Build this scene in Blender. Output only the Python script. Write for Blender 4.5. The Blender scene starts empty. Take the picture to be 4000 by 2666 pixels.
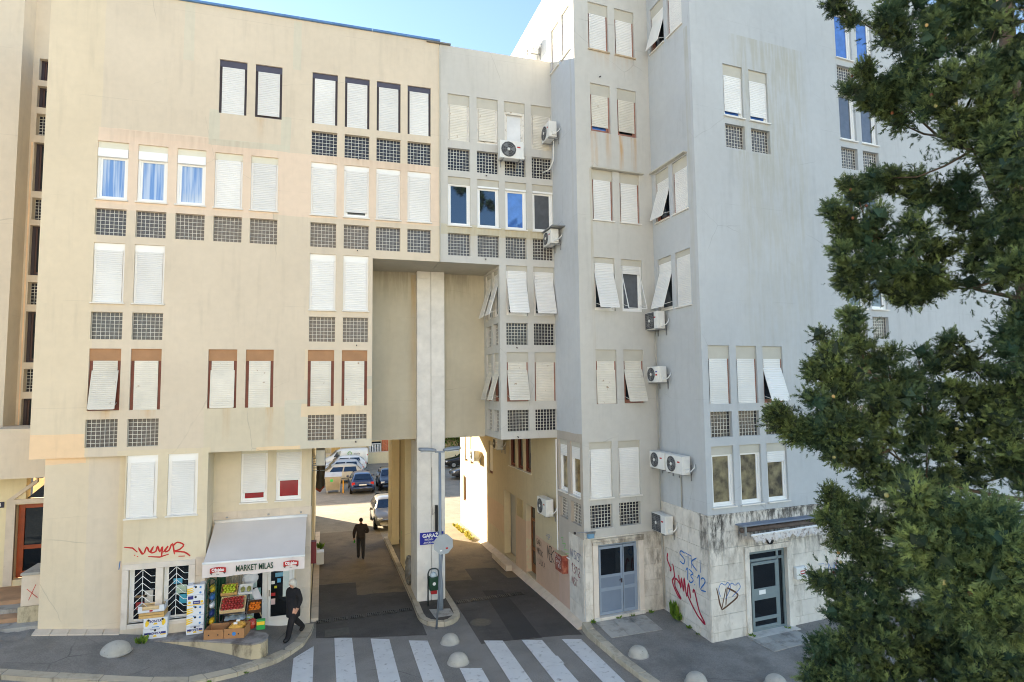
import bpy, bmesh, math, random
import numpy as np
from mathutils import Matrix, Vector
R = math.radians
random.seed(7)
rng = np.random.default_rng(7)
SC = bpy.context.scene
COL = SC.collection

# ------------------------------------------------------------------ camera
YAW, PITCH, ROLL = R(17.5), R(4.403), R(0.686)
cd = bpy.data.cameras.new('camera'); cam = bpy.data.objects.new('camera', cd); COL.objects.link(cam)
cd.sensor_width = 36; cd.lens = 21.127; cd.clip_end = 2000; cd.clip_start = .05
h_ = Vector((math.sin(YAW), math.cos(YAW), 0)); r_ = Vector((math.cos(YAW), -math.sin(YAW), 0)); u_ = Vector((0, 0, 1))
fw_ = h_*math.cos(PITCH)+u_*math.sin(PITCH); up_ = -h_*math.sin(PITCH)+u_*math.cos(PITCH)
cx_ = r_*math.cos(ROLL)-up_*math.sin(ROLL); cy_ = r_*math.sin(ROLL)+up_*math.cos(ROLL)
cam.matrix_world = Matrix(((cx_.x, cy_.x, -fw_.x, 0), (cx_.y, cy_.y, -fw_.y, 0), (cx_.z, cy_.z, -fw_.z, 7.2), (0, 0, 0, 1)))
SC.camera = cam

# ------------------------------------------------------------------ light
SUN = Vector((-.74, 1, .47)).normalized()
ELEV = math.asin(SUN.z); AZ = math.atan2(SUN.x, SUN.y)
w = bpy.data.worlds.new('World'); SC.world = w; w.use_nodes = True
wt = w.node_tree; bg = wt.nodes['Background']
sky = wt.nodes.new('ShaderNodeTexSky'); sky.sky_type = 'NISHITA'; sky.sun_disc = False
sky.sun_elevation = ELEV; sky.sun_rotation = AZ; sky.altitude = 50
sky.air_density = 1.0; sky.dust_density = .1; sky.ozone_density = 1.0
wt.links.new(sky.outputs[0], bg.inputs[0]); bg.inputs[1].default_value = .07
ld = bpy.data.lights.new('sun', 'SUN'); ld.energy = 5.0; ld.angle = R(.5); ld.color = (1, .84, .6)
lo = bpy.data.objects.new('sun', ld); COL.objects.link(lo); lo.rotation_euler = SUN.to_track_quat('Z', 'Y').to_euler(); lo.location = (-20, 40, 40)
vs = SC.view_settings; vs.view_transform = 'Standard'; vs.look = 'None'; vs.exposure = 2.45; vs.gamma = 1
SC.cycles.filter_width = 1.05; SC.cycles.max_bounces = 8; SC.cycles.diffuse_bounces = 5; SC.cycles.transparent_max_bounces = 8

# ------------------------------------------------------------------ materials
def lin(*c): return tuple((v/255/12.92) if v/255 <= .04045 else ((v/255+.055)/1.055)**2.4 for v in c)
def rgba(c): return (c[0], c[1], c[2], 1)
class G:
    def __init__(s, name):
        s.m = bpy.data.materials.new(name); s.m.use_nodes = True; s.t = s.m.node_tree; s.b = s.t.nodes['Principled BSDF']
        s.out = s.t.nodes['Material Output']; s.pos = s.n('NewGeometry').outputs['Position']
    def n(s, typ, ins=None, **pr):
        d = s.t.nodes.new('ShaderNode'+typ)
        for k, v in pr.items(): setattr(d, k, v)
        for k, v in (ins or {}).items(): s.set(d.inputs[k], v)
        return d
    def set(s, sock, v):
        if hasattr(v, 'is_output'): s.t.links.new(v, sock)
        elif isinstance(v, tuple) and sock.type == 'RGBA': sock.default_value = rgba(v)
        else: sock.default_value = v
    def math(s, op, a, b=0., c=0.): return s.n('Math', {0: a, 1: b, 2: c}, operation=op).outputs[0]
    def mix(s, f, a, b, blend='MIX'): return s.n('Mix', {0: f, 6: a, 7: b}, data_type='RGBA', blend_type=blend).outputs[2]
    def noise(s, sc, det=4, vec=None, rough=.55): return s.n('TexNoise', {'Vector': vec or s.pos, 'Scale': sc, 'Detail': det, 'Roughness': rough}).outputs[0]
    def ramp(s, x, a, b, lo=0., hi=1.): return s.n('MapRange', {0: x, 1: a, 2: b, 3: lo, 4: hi}).outputs[0]
    def scale(s, x, y, z): return s.n('Mapping', {0: s.pos, 3: (x, y, z)}).outputs[0]
    def sep(s):
        d = s.n('SeparateXYZ', {0: s.pos}); return d.outputs
    def val(s, col, f): return s.n('HueSaturation', {2: f, 4: col}).outputs[0]
    def bump(s, hgt, dist=.01, st=.5): s.set(s.b.inputs['Normal'], s.n('Bump', {'Height': hgt, 'Distance': dist, 'Strength': st}).outputs[0])
MATS = {}
def mat(name, col, rough=.6, var=.1, sc=2., bump=0, bsc=40, metal=0, spec=.5, rnd=0, coat=0, dirt=None, dsc=3., dlo=.5, dhi=.7):
    if name in MATS: return MATS[name]
    g = G(name); f = g.ramp(g.noise(sc), .3, .7, 1-var, 1+var)
    if rnd: f = g.math('ADD', f, g.ramp(g.n('ObjectInfo').outputs['Random'], 0, 1, -rnd, rnd))
    c = g.val(rgba(col), f)
    if dirt: c = g.mix(g.ramp(g.noise(dsc, 6), dlo, dhi), c, rgba(dirt))
    g.set(g.b.inputs['Base Color'], c); g.b.inputs['Roughness'].default_value = rough; g.b.inputs['Metallic'].default_value = metal
    g.b.inputs['Specular IOR Level'].default_value = spec; g.b.inputs['Coat Weight'].default_value = coat
    if bump: g.bump(g.noise(bsc, 3), .02, bump)
    MATS[name] = g.m; return g.m

def facade(name, base, patches=(), streaks=(), rnd=.06, top=None, low=None):
    """painted render: mottled, faintly streaked, with repainted patches (axis, a0, a1, z0, z1, colour, amount) and run stains"""
    g = G(name); S = g.sep(); ax = {'X': S[0], 'Y': S[1]}; z = S[2]
    c = rgba(base)
    wob = g.ramp(g.noise(1.3, 5), 0, 1, -.05, .05)
    az = g.math('ADD', z, wob); a_ = {k: g.math('ADD', v, wob) for k, v in ax.items()}
    for (k, a0, a1, z0, z1, col, am) in patches:
        m = g.math('MULTIPLY', g.math('COMPARE', a_[k], (a0+a1)/2, (a1-a0)/2), g.math('COMPARE', az, (z0+z1)/2, (z1-z0)/2))
        c = g.mix(g.math('MULTIPLY', m, am), c, rgba(col))
    sv = g.noise(2.2, 5, g.scale(2.0, 2.0, .22)); big = g.noise(.45, 4)
    v = g.math('ADD', g.ramp(big, .3, .7, 1-rnd, 1+rnd*.6), g.math('ADD', g.ramp(sv, .55, .8, .01, -.09), g.ramp(g.noise(5, 5), .35, .7, .02, -.03)))
    ph = g.math('FRACT', g.math('MULTIPLY', g.math('SUBTRACT', z, 12.5), 1/2.9))
    v = g.math('SUBTRACT', v, g.math('MULTIPLY', g.ramp(ph, .62, 1., 0, 1), g.ramp(g.noise(4, 4, g.scale(2.2, 2.2, .08)), .52, .72, 0, .055)))
    ck = g.n('TexVoronoi', {'Vector': g.mix(.1, g.pos, g.n('TexNoise', {'Vector': g.pos, 'Scale': 2.}).outputs[1]), 'Scale': .4}, feature='DISTANCE_TO_EDGE').outputs[0]
    v = g.math('SUBTRACT', v, g.math('MULTIPLY', g.math('LESS_THAN', ck, .003), g.ramp(g.noise(.5, 3), .54, .64, 0, .16)))
    v = g.math('SUBTRACT', v, g.math('MULTIPLY', g.math('LESS_THAN', g.math('ABSOLUTE', g.math('SUBTRACT', ph, .03)), .0035), g.ramp(g.noise(.8, 3), .45, .6, 0, .08)))
    c = g.val(c, v)
    st = g.noise(9, 4, g.scale(1, 1, .1))
    for (k, a0, a1, z0, z1, col, am) in streaks:          # z1 top, fades downwards
        m = g.math('MULTIPLY', g.ramp(g.math('ABSOLUTE', g.math('SUBTRACT', ax[k], (a0+a1)/2)), (a1-a0)*.35, (a1-a0)/2, 1, 0),
                   g.math('MULTIPLY', g.ramp(z, z0, z1, 0, 1), g.math('LESS_THAN', z, z1)))
        m = g.math('MULTIPLY', m, g.ramp(st, .38, .62, .15, 1))
        c = g.mix(g.math('MULTIPLY', m, am), c, rgba(col))
    g.set(g.b.inputs['Base Color'], c); g.b.inputs['Roughness'].default_value = .9; g.b.inputs['Specular IOR Level'].default_value = .2
    g.bump(g.math('ADD', g.noise(70, 2), g.math('MULTIPLY', g.noise(6, 3), .5)), .006, .35)
    MATS[name] = g.m; return g.m

BEIGE, PEACH, GREENISH, PALE = lin(216, 202, 181), lin(231, 208, 186), lin(208, 203, 184), lin(219, 208, 188)
GREY = lin(198, 196, 190); RUST = lin(192, 142, 62)
m_left = facade('render_beige', BEIGE, [
    ('X', -7.6, -6.0, -1, 19, lin(223, 207, 177), .55),
    ('X', -6.05, 3.55, 12.45, 14.42, PEACH, .75), ('X', -6.05, -1.6, 14.0, 14.62, PEACH, .75), ('X', -6.05, -1.5, 12.28, 12.6, PEACH, .6),
    ('X', -3.28, -2.98, 14.55, 15.5, GREENISH, .8), ('X', -1.3, -1.02, 14.5, 15.5, GREENISH, .8), ('X', -3.28, -1.02, 14.42, 14.62, GREENISH, .8),
    ('X', -4.0, -3.72, 16.9, 18.9, GREENISH, .6), ('X', -.98, -.75, 17.05, 18.6, GREENISH, .65),
    ('X', -7.4, -6.08, 5.3, 6.1, lin(238, 205, 165), .9), ('X', -3.2, -1.0, 5.0, 6.72, lin(212, 202, 176), .6), ('X', -1.05, -.35, 5.3, 6.9, GREENISH, .7),
    ('X', -.6, 1.5, 6.4, 6.78, lin(228, 205, 170), .8), ('X', .95, 1.5, 5.4, 7.2, lin(222, 205, 178), .8), ('X', -.52, -.42, 7.5, 8.4, lin(228, 210, 180), .9),
    ('X', -1.8, -.6, 5.4, 5.56, lin(236, 208, 168), .9), ('X', -.62, 1.5, 5.3, 5.7, lin(206, 200, 182), .7),
    ('X', 1.3, 1.5, 7.2, 7.6, lin(196, 192, 176), .8), ('X', -4.7, -3.3, .4, 5.5, PALE, .7), ('X', -5.3, -3.0, 2.6, 5.6, lin(222, 208, 176), .6),
    ('Y', 19.9, 20.5, 3.62, 5.5, lin(216, 204, 176), .6)],
    [('X', -1.6, -1.35, 5.5, 6.7, RUST, .5), ('X', -2.75, -2.5, 5.6, 6.7, RUST, .3), ('X', -5.75, -5.5, 6.2, 6.7, RUST, .45), ('X', -4.8, -4.4, 6.35, 6.7, RUST, .45),
     ('X', -6.05, -1.6, 13.9, 14.6, lin(150, 110, 70), .22), ('X', -.4, 3.4, 14.0, 14.42, lin(140, 110, 70), .22), ('X', -2.1, -1.7, 14.7, 15.4, RUST, .3)])
m_right = facade('render_grey', GREY, [('X', 3.6, 7.5, 12.2, 12.55, lin(196, 186, 150), .5)],
    [('X', 8.05, 8.35, 13.9, 15.34, RUST, .75), ('X', 8.6, 8.85, 14.1, 15.34, RUST, .5), ('X', 9.1, 9.3, 13.8, 15.34, RUST, .9), ('X', 9.55, 9.8, 13.9, 15.34, RUST, .7),
     ('X', 7.98, 8.1, 5.6, 14.1, lin(160, 140, 80), .4), ('X', 3.8, 7.5, 11.4, 12.5, lin(170, 140, 70), .35), ('X', 8.1, 9.9, 17.4, 18.06, RUST, .2)])
m_flank = facade('render_flank', lin(194, 197, 200), [('Y', 16.9, 19.05, 1.78, 5.74, lin(178, 167, 153), .85),
    ('Y', 19.02, 40, -1, 6, lin(208, 192, 154), .85), ('Y', 18.0, 21.3, -1, 1.78, lin(206, 172, 150), .85), ('Y', 22.4, 23.7, -1, 2.05, lin(212, 182, 156), .8), ('Y', 25.4, 28.5, .9, 2.1, lin(214, 184, 156), .6)],
    [('Y', 18.9, 19.1, 5.8, 12, lin(150, 140, 110), .3), ('Y', 17.2, 17.35, 8, 18, lin(160, 150, 110), .3)])
m_block5 = facade('render_sky_cast_grey', lin(189, 192, 194), [], [('Y', 14.85, 15.1, 4, 18, lin(160, 150, 110), .35), ('X', 11.4, 13.4, 13.0, 14.3, lin(150, 148, 130), .15)])  # grey render with the blue cast of skylight put into its colour
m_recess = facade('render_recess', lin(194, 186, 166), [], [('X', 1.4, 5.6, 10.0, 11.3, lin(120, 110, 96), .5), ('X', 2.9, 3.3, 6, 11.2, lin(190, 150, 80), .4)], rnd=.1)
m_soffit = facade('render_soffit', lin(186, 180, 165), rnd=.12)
m_far = facade('render_far', lin(222, 208, 172)); m_opp = facade('render_opposite', lin(216, 211, 202))
m_white = mat('shutter_white', lin(229, 228, 225), .5, .06, .8, rnd=.06)
m_old = mat('shutter_old_white', lin(220, 215, 203), .55, .1, 1.5, rnd=.06, dirt=lin(150, 120, 84), dsc=7, dlo=.66, dhi=.76)
m_pvc = mat('pvc_white', lin(240, 240, 238), .35, .02)
m_dark = mat('frame_dark', lin(58, 46, 50), .5, .15)
m_darkbox = mat('frame_dark_box', lin(74, 72, 88), .45, .12)
m_brown = mat('frame_redbrown', lin(116, 58, 42), .55, .2, 6)
m_rose = mat('frame_faded_redbrown', lin(158, 112, 98), .65, .25, 6)
m_tanp = mat('lintel_tan', lin(172, 130, 94), .8, .1, 3)
m_greyp = mat('lintel_grey', lin(192, 188, 176), .85, .06)
m_creamp = mat('lintel_cream', lin(222, 218, 200), .8, .04)
m_sill = mat('sill_white', lin(226, 222, 214), .5, .06)
m_sillrust = mat('sill_rusty', lin(196, 176, 148), .7, .2, 8)
m_mortar = mat('block_mortar', lin(216, 213, 204), .75, .08, 8)
def glassy(name, col, rough=.03, ior=1.9, var=.3, sc=1.5, col2=None, tint=(.6, .78, 1, 1)):
    g = G(name); f = g.noise(sc, 3)
    c = g.mix(g.ramp(f, .35, .65), rgba(col), rgba(col2 or tuple(v*(1-var) for v in col)))
    g.set(g.b.inputs['Base Color'], c); g.b.inputs['Roughness'].default_value = rough; g.b.inputs['IOR'].default_value = ior
    g.b.inputs['Specular Tint'].default_value = tint; g.bump(g.noise(1.1, 2), .02, .12)
    MATS[name] = g.m; return g.m
m_pane = glassy('pane_dark', lin(30, 34, 40))
m_paneblue = glassy('pane_sky_reflection', lin(70, 112, 190), .03, 2.2, .3, 4)  # blue of the reflected sky put into the base colour
g_ = G('pane_curtain_and_sky'); f_ = g_.noise(3, 3, g_.scale(4, 4, .15)); g_.set(g_.b.inputs['Base Color'], g_.mix(g_.ramp(f_, .42, .6), rgba(lin(110, 146, 200)), rgba(lin(188, 202, 222)))); g_.b.inputs['Roughness'].default_value = .05; g_.b.inputs['IOR'].default_value = 1.8; g_.b.inputs['Specular Tint'].default_value = (.6, .78, 1, 1); m_panecurt = g_.m  # pale curtain folds, with the blue sky reflection coloured in between them
m_panegrey = glassy('pane_net_curtain', lin(92, 92, 94), .08, 1.7, .2, 5)
m_paneyel = glassy('pane_warm_reflection', lin(150, 138, 104), .04, 1.8, .5, 3, lin(76, 68, 54), (1, 1, 1, 1))  # warm sunlit reflection put into the glass colour
m_panered = glassy('pane_red_blind', lin(150, 22, 26), .1, 1.5, .15, 5)
m_shopglass = glassy('shop_glass', lin(26, 27, 28), .04, 1.6)
m_block = glassy('glass_block', lin(92, 88, 88), .2, 1.5, .4, 9, tint=(1, 1, 1, 1))
m_blockd = glassy('glass_block_dark', lin(54, 54, 60), .2, 1.5, .4, 9, tint=(1, 1, 1, 1))
def stone(name, col, dark, dlo, dhi, rnd=.06, stains=()):
    g = G(name); f = g.math('ADD', g.ramp(g.noise(3, 6), .3, .7, .9, 1.08), g.ramp(g.n('ObjectInfo').outputs['Random'], 0, 1, -rnd, rnd))
    c = g.val(rgba(col), f)
    c = g.mix(g.math('MULTIPLY', g.ramp(g.noise(2.3, 8, g.scale(1, 1, .45), .7), dlo, dhi), .8), c, rgba(dark))
    if stains:
        S = g.sep(); ax = {'X': S[0], 'Y': S[1]}; st = g.noise(7, 6, g.scale(1, 1, .3), .7)
        for (k, a0, a1, z0, z1, am) in stains:
            w_ = (a1-a0)/2; m = g.math('MULTIPLY', g.ramp(g.math('ABSOLUTE', g.math('SUBTRACT', ax[k], (a0+a1)/2)), w_*.55, w_, 1, 0), g.ramp(S[2], z0, z0+(z1-z0)*.6, 0, 1))
            m = g.math('MULTIPLY', g.math('MULTIPLY', m, g.ramp(st, .44, .6, 0, 1)), g.math('LESS_THAN', S[2], z1)); c = g.mix(g.math('MULTIPLY', m, am), c, rgba(lin(58, 54, 50)))
    g.set(g.b.inputs['Base Color'], c); g.b.inputs['Roughness'].default_value = .8; g.b.inputs['Specular IOR Level'].default_value = .3
    g.bump(g.noise(45, 4), .006, .4); MATS[name] = g.m; return g.m
m_stone = stone('stone_facing', lin(220, 214, 204), lin(150, 140, 126), .5, .72, .06, [('Y', 14.6, 15.2, 1.9, 3.62, .75), ('X', 10.36, 10.95, 2.2, 3.62, .8), ('X', 11.2, 18, 3.2, 3.62, .7), ('X', 14.35, 14.7, 1.9, 3.3, .7), ('X', 9.95, 10.32, .2, 2.7, .5), ('Y', 17.0, 17.4, .1, 3, .3)])
m_stonedirty = stone('stone_stained', lin(150, 146, 136), lin(52, 48, 46), .36, .52, .1)
m_pillar = stone('stone_pillar', lin(228, 224, 217), lin(150, 136, 112), .62, .9, .03)
m_kerb = stone('kerb_stone', lin(186, 176, 156), lin(96, 86, 74), .52, .74, .1)
m_tiles = stone('pale_paving_stone', lin(214, 200, 182), lin(130, 116, 100), .6, .8, .05)
m_slab = stone('paved_slab', lin(176, 172, 164), lin(110, 106, 100), .5, .68)
m_plat = stone('platform_stone', lin(196, 182, 152), lin(84, 72, 58), .5, .66)
m_platop = stone('platform_top', lin(150, 144, 138), lin(92, 84, 80), .45, .62)

# ------------------------------------------------------------------ mesh builder
WM = {}
class MB:
    def __init__(s): s.v = []; s.f = []; s.m = []
    def add(s, vs, fs, mi=0):
        o = len(s.v); s.v += [tuple(p) for p in vs]; s.f += [tuple(i+o for i in q) for q in fs]; s.m += [mi]*len(fs); return s
    def quad(s, a, b, c, d, mi=0): return s.add([a, b, c, d], [(0, 1, 2, 3)], mi)
    def box(s, x0, y0, z0, x1, y1, z1, mi=0, M=None):
        p = [(x0, y0, z0), (x1, y0, z0), (x1, y1, z0), (x0, y1, z0), (x0, y0, z1), (x1, y0, z1), (x1, y1, z1), (x0, y1, z1)]
        if M is not None: p = [M@Vector(q) for q in p]
        return s.add(p, [(0, 3, 2, 1), (4, 5, 6, 7), (0, 1, 5, 4), (1, 2, 6, 5), (2, 3, 7, 6), (3, 0, 4, 7)], mi)
    def cbox(s, c, d, mi=0, M=None): return s.box(c[0]-d[0]/2, c[1]-d[1]/2, c[2]-d[2]/2, c[0]+d[0]/2, c[1]+d[1]/2, c[2]+d[2]/2, mi, M)
    def prism(s, poly, z0, z1, mi=0, M=None, axis='z'):
        n = len(poly); P = lambda p, t: (p[0], p[1], t) if axis == 'z' else ((p[0], t, p[1]) if axis == 'y' else (t, p[0], p[1]))
        v = [P(p, z0) for p in poly]+[P(p, z1) for p in poly]
        if M is not None: v = [M@Vector(q) for q in v]
        return s.add(v, [tuple(range(n))[::-1], tuple(range(n, 2*n))]+[(i, (i+1) % n, n+(i+1) % n, n+i) for i in range(n)], mi)
    def tube(s, pts, r, n=6, mi=0, cap=True):
        pts = [Vector(p) for p in pts]; rs = r if isinstance(r, (list, tuple)) else [r]*len(pts); v = []; prev = None
        for i, p in enumerate(pts):
            t = (pts[min(i+1, len(pts)-1)]-pts[max(i-1, 0)]).normalized()
            a = t.orthogonal().normalized() if prev is None else (prev-t*prev.dot(t)).normalized()
            prev = a; b = t.cross(a)
            v += [p+(a*math.cos(6.28318*k/n)+b*math.sin(6.28318*k/n))*rs[i] for k in range(n)]
        fs = [(i*n+k, i*n+(k+1) % n, (i+1)*n+(k+1) % n, (i+1)*n+k) for i in range(len(pts)-1) for k in range(n)]
        if cap: fs += [tuple(range(n))[::-1], tuple(range((len(pts)-1)*n, len(pts)*n))]
        return s.add(v, fs, mi)
    def lathe(s, prof, n=16, c=(0, 0, 0), mi=0, M=None):
        v = [(c[0]+r*math.cos(6.28318*k/n), c[1]+r*math.sin(6.28318*k/n), c[2]+z) for r, z in prof for k in range(n)]
        if M is not None: v = [M@Vector(q) for q in v]
        L = len(prof); return s.add(v, [(i*n+k, i*n+(k+1) % n, (i+1)*n+(k+1) % n, (i+1)*n+k) for i in range(L-1) for k in range(n)]+[tuple(range(n))[::-1], tuple(range((L-1)*n, L*n))], mi)
    def ball(s, c, rx, ry=None, rz=None, n=10, mi=0, M=None):
        ry = ry or rx; rz = rz or rx; L = n//2; v = []
        for i in range(L+1):
            t = math.pi*(i+.02)/(L+.04)
            for k in range(n): v.append((c[0]+rx*math.sin(t)*math.cos(6.28318*k/n), c[1]+ry*math.sin(t)*math.sin(6.28318*k/n), c[2]-rz*math.cos(t)))
        if M is not None: v = [M@Vector(q) for q in v]
        return s.add(v, [(i*n+k, i*n+(k+1) % n, (i+1)*n+(k+1) % n, (i+1)*n+k) for i in range(L) for k in range(n)], mi)
    def slats(s, x0, x1, o, dv, nv, L, pitch=.056, mi=0):
        """roller slats hanging from o=(y,z) along dv, bulging along nv (both in y,z)"""
        n = max(1, round(L/pitch)); p = L/n; prof = []
        for i in range(n): prof += [(i*p, -.002), (i*p+.14*p, .008), (i*p+.88*p, .010)]
        prof.append((L, 0)); v = []
        for a, b in prof:
            y = o[0]+dv[0]*a+nv[0]*b; z = o[1]+dv[1]*a+nv[1]*b; v += [(x0, y, z), (x1, y, z)]
        return s.add(v, [(2*i, 2*i+2, 2*i+3, 2*i+1) for i in range(len(prof)-1)], mi)
    def mesh(s, name, mats, smooth=False):
        me = bpy.data.meshes.new(name); me.from_pydata(s.v, [], s.f)
        for m in (mats if isinstance(mats, (list, tuple)) else [mats]): me.materials.append(m)
        if any(s.m): me.polygons.foreach_set('material_index', s.m)
        if smooth: me.polygons.foreach_set('use_smooth', [True]*len(s.f))
        me.update(); return me
    def build(s, name, mats, parent=None, M=None, smooth=False, bevel=0):
        o = put(name, s.mesh(name, mats, smooth), parent, M)
        if bevel:
            b = o.modifiers.new('bevel', 'BEVEL'); b.width = bevel; b.segments = 2; b.limit_method = 'ANGLE'
        return o
def put(name, me, parent=None, M=None):
    o = bpy.data.objects.new(name, me); COL.objects.link(o); M = M if M is not None else Matrix()
    if parent is not None: o.parent = parent; o.matrix_local = WM[parent].inverted()@M
    else: o.matrix_world = M
    WM[o] = M.copy(); return o
def tag(o, label=None, cat=None, group=None, kind=None):
    for k, v in (('label', label), ('category', cat), ('group', group), ('kind', kind)):
        if v: o[k] = v
    return o
def thing(name, label, cat, loc=(0, 0, 0), rz=0, group=None, M=None):
    o = put(name, None, None, M if M is not None else T(*loc)@Matrix.Rotation(rz, 4, 'Z')); return tag(o, label, cat, group)
def T(x, y, z=0): return Matrix.Translation((x, y, z))
def FR(x, y, a=0): return T(x, y)@Matrix.Rotation(a, 4, 'Z')      # wall frame: local x along the wall, y into it
def copy_tree(o, parent=None, M=None):
    c = o.copy(); COL.objects.link(c); c.parent = parent
    if parent is None: c.matrix_world = M
    WM[c] = M if parent is None else WM[parent]@o.matrix_local
    for ch in o.children: copy_tree(ch, c)
    return c
def text_mb(txt, size, mb=None, sx=1., extr=.002, bold=0., align='CENTER', sp=1., shear=0):
    cu = bpy.data.curves.new('lettering', 'FONT'); cu.body = txt; cu.size = size; cu.extrude = extr; cu.align_x = align; cu.align_y = 'CENTER'; cu.offset = bold; cu.resolution_u = 3; cu.space_character = sp; cu.shear = shear
    o = bpy.data.objects.new('lettering', cu); COL.objects.link(o)
    me = o.to_mesh(); mb = mb or MB()
    # stands upright facing -Y
    mb.add([(v.co.x*sx, -v.co.z, v.co.y) for v in me.vertices], [tuple(p.vertices) for p in me.polygons]); o.to_mesh_clear()
    bpy.data.objects.remove(o); bpy.data.curves.remove(cu); return mb

# ------------------------------------------------------------------ walls and windows
def wall(name, F, regions, openings, m, parent, depth=.22, ret='', rd=.32, y=0.):
    ss = sorted({round(v, 4) for q in list(regions)+list(openings) for v in (q[0], q[2])}); zs = sorted({round(v, 4) for q in list(regions)+list(openings) for v in (q[1], q[3])})
    inn = lambda c, L: any(q[0] < c[0] < q[2] and q[1] < c[1] < q[3] for q in L)
    C = {}; mb = MB(); V = {}
    def vid(a, b, d=0.):
        k = (a, b, d)
        if k not in V: V[k] = len(mb.v); mb.v.append((a, y+d, b))
        return V[k]
    def f(*q): mb.f.append(q); mb.m.append(0)
    st = lambda i, j: 0 if not (0 <= i < len(ss)-1 and 0 <= j < len(zs)-1) else (2 if inn(((ss[i]+ss[i+1])/2, (zs[j]+zs[j+1])/2), openings) else (1 if inn(((ss[i]+ss[i+1])/2, (zs[j]+zs[j+1])/2), regions) else 0))
    for i in range(len(ss)-1):
        for j in range(len(zs)-1):
            k = st(i, j)
            if k != 1: continue
            a, b, c, d = ss[i], zs[j], ss[i+1], zs[j+1]
            f(vid(a, b), vid(c, b), vid(c, d), vid(a, d))
            for side, (ni, nj), (p, q) in (('L', (i-1, j), ((a, d), (a, b))), ('R', (i+1, j), ((c, b), (c, d))), ('B', (i, j-1), ((a, b), (c, b))), ('T', (i, j+1), ((c, d), (a, d)))):
                s2 = st(ni, nj); D = depth if s2 == 2 else (rd if s2 == 0 and side in ret else 0)
                if D: f(vid(*q), vid(*p), vid(p[0], p[1], D), vid(q[0], q[1], D))
    return mb.build(name, m, parent, F)
WC = {}
def window(root, F, s, z, w=.75, h=1.65, lint=.3, lm=None, box=0, fm=None, fw=.06, cov=1., tilt=0, pane=None, sill=None, sh=None, label=None, bare=False, sash=None, stay=True):
    fm = fm or m_pvc; pane = pane or m_pane; sh = sh or m_white; lm = lm or m_greyp; sash = sash or fm
    key = (round(w, 2), round(h, 2), lint, lm.name, box, fm.name, fw, cov, tilt, pane.name, sill.name if sill else 0, sh.name, bare, sash.name, stay)
    if key not in WC:
        fr = MB(); zt = h-lint
        if lint: fr.box(0, .05, zt, w, .12, h, 1)
        fr.box(0, .07, 0, fw, .17, zt); fr.box(w-fw, .07, 0, w, .17, zt); fr.box(fw, .07, 0, w-fw, .17, fw*.8); fr.box(fw, .07, zt-fw*.6, w-fw, .17, zt)
        if box: fr.box(.01, .0, zt-box, w-.01, .14, zt-.002, 2)
        zt2 = zt-box; d = {'window': fr.mesh('window', [fm, lm, m_pvc])}
        if cov < 1 or tilt:
            sm = MB()
            for q in ((fw, .1, fw*.8, fw+.05, .16, zt2), (w-fw-.05, .1, fw*.8, w-fw, .16, zt2), (fw+.05, .1, fw*.8, w-fw-.05, .16, fw*.8+.06), (fw+.05, .1, zt2-.05, w-fw-.05, .16, zt2)): sm.box(*q)
            d['sash'] = sm.mesh('sash', sash); d['pane'] = MB().box(fw+.05, .125, fw*.8+.06, w-fw-.05, .135, zt2-.05).mesh('pane', pane)
        x0, x1 = fw, w-fw; yy = .055; L = (zt2-.02)
        if tilt:
            u = .27; a = R(tilt); sm = MB(); dv = (-math.sin(a), -math.cos(a)); nv = (-math.cos(a), math.sin(a)); l2 = L-u
            sm.slats(x0, x1, (yy, zt2), (0, -1), (-1, 0), u)
            if not bare: sm.slats(x0, x1, (yy, zt2-u), dv, nv, l2)
            for x in (x0-.012, x1+.012): sm.tube([(x, yy, zt2-u), (x, yy+dv[0]*l2, zt2-u+dv[1]*l2)], .016, 4)
            sm.tube([(x0, yy+dv[0]*l2, zt2-u+dv[1]*l2), (x1, yy+dv[0]*l2, zt2-u+dv[1]*l2)], .018, 4)
            if stay:
                for x in (x0, x1): sm.tube([(x, .08, zt2-u-l2*.82), (x, yy+dv[0]*l2*.95, zt2-u+dv[1]*l2*.95)], .009, 4)
            d['roller_shutter'] = sm.mesh('roller_shutter', sh)
        elif cov > 0:
            sm = MB(); sm.slats(x0, x1, (yy, zt2), (0, -1), (-1, 0), L*cov); sm.box(x0, yy-.014, zt2-L*cov-.03, x1, yy+.01, zt2-L*cov)
            for x in (x0+.1, x1-.1): sm.box(x-.012, yy-.03, zt2-L*cov-.012, x+.012, yy-.014, zt2-L*cov+.012)
            d['roller_shutter'] = sm.mesh('roller_shutter', sh)
        if sill: d['sill'] = MB().box(-.03, -.06, -.035, w+.03, .16, .002).mesh('sill', sill)
        WC[key] = d
    M = F@T(s, 0, z); d = WC[key]; o = put('window', d['window'], root, M)
    for k, me in d.items():
        if k != 'window': put(k, me, o, M)
    if label: o['label'] = label
    return o
NB = {}
BL = {}
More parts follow.
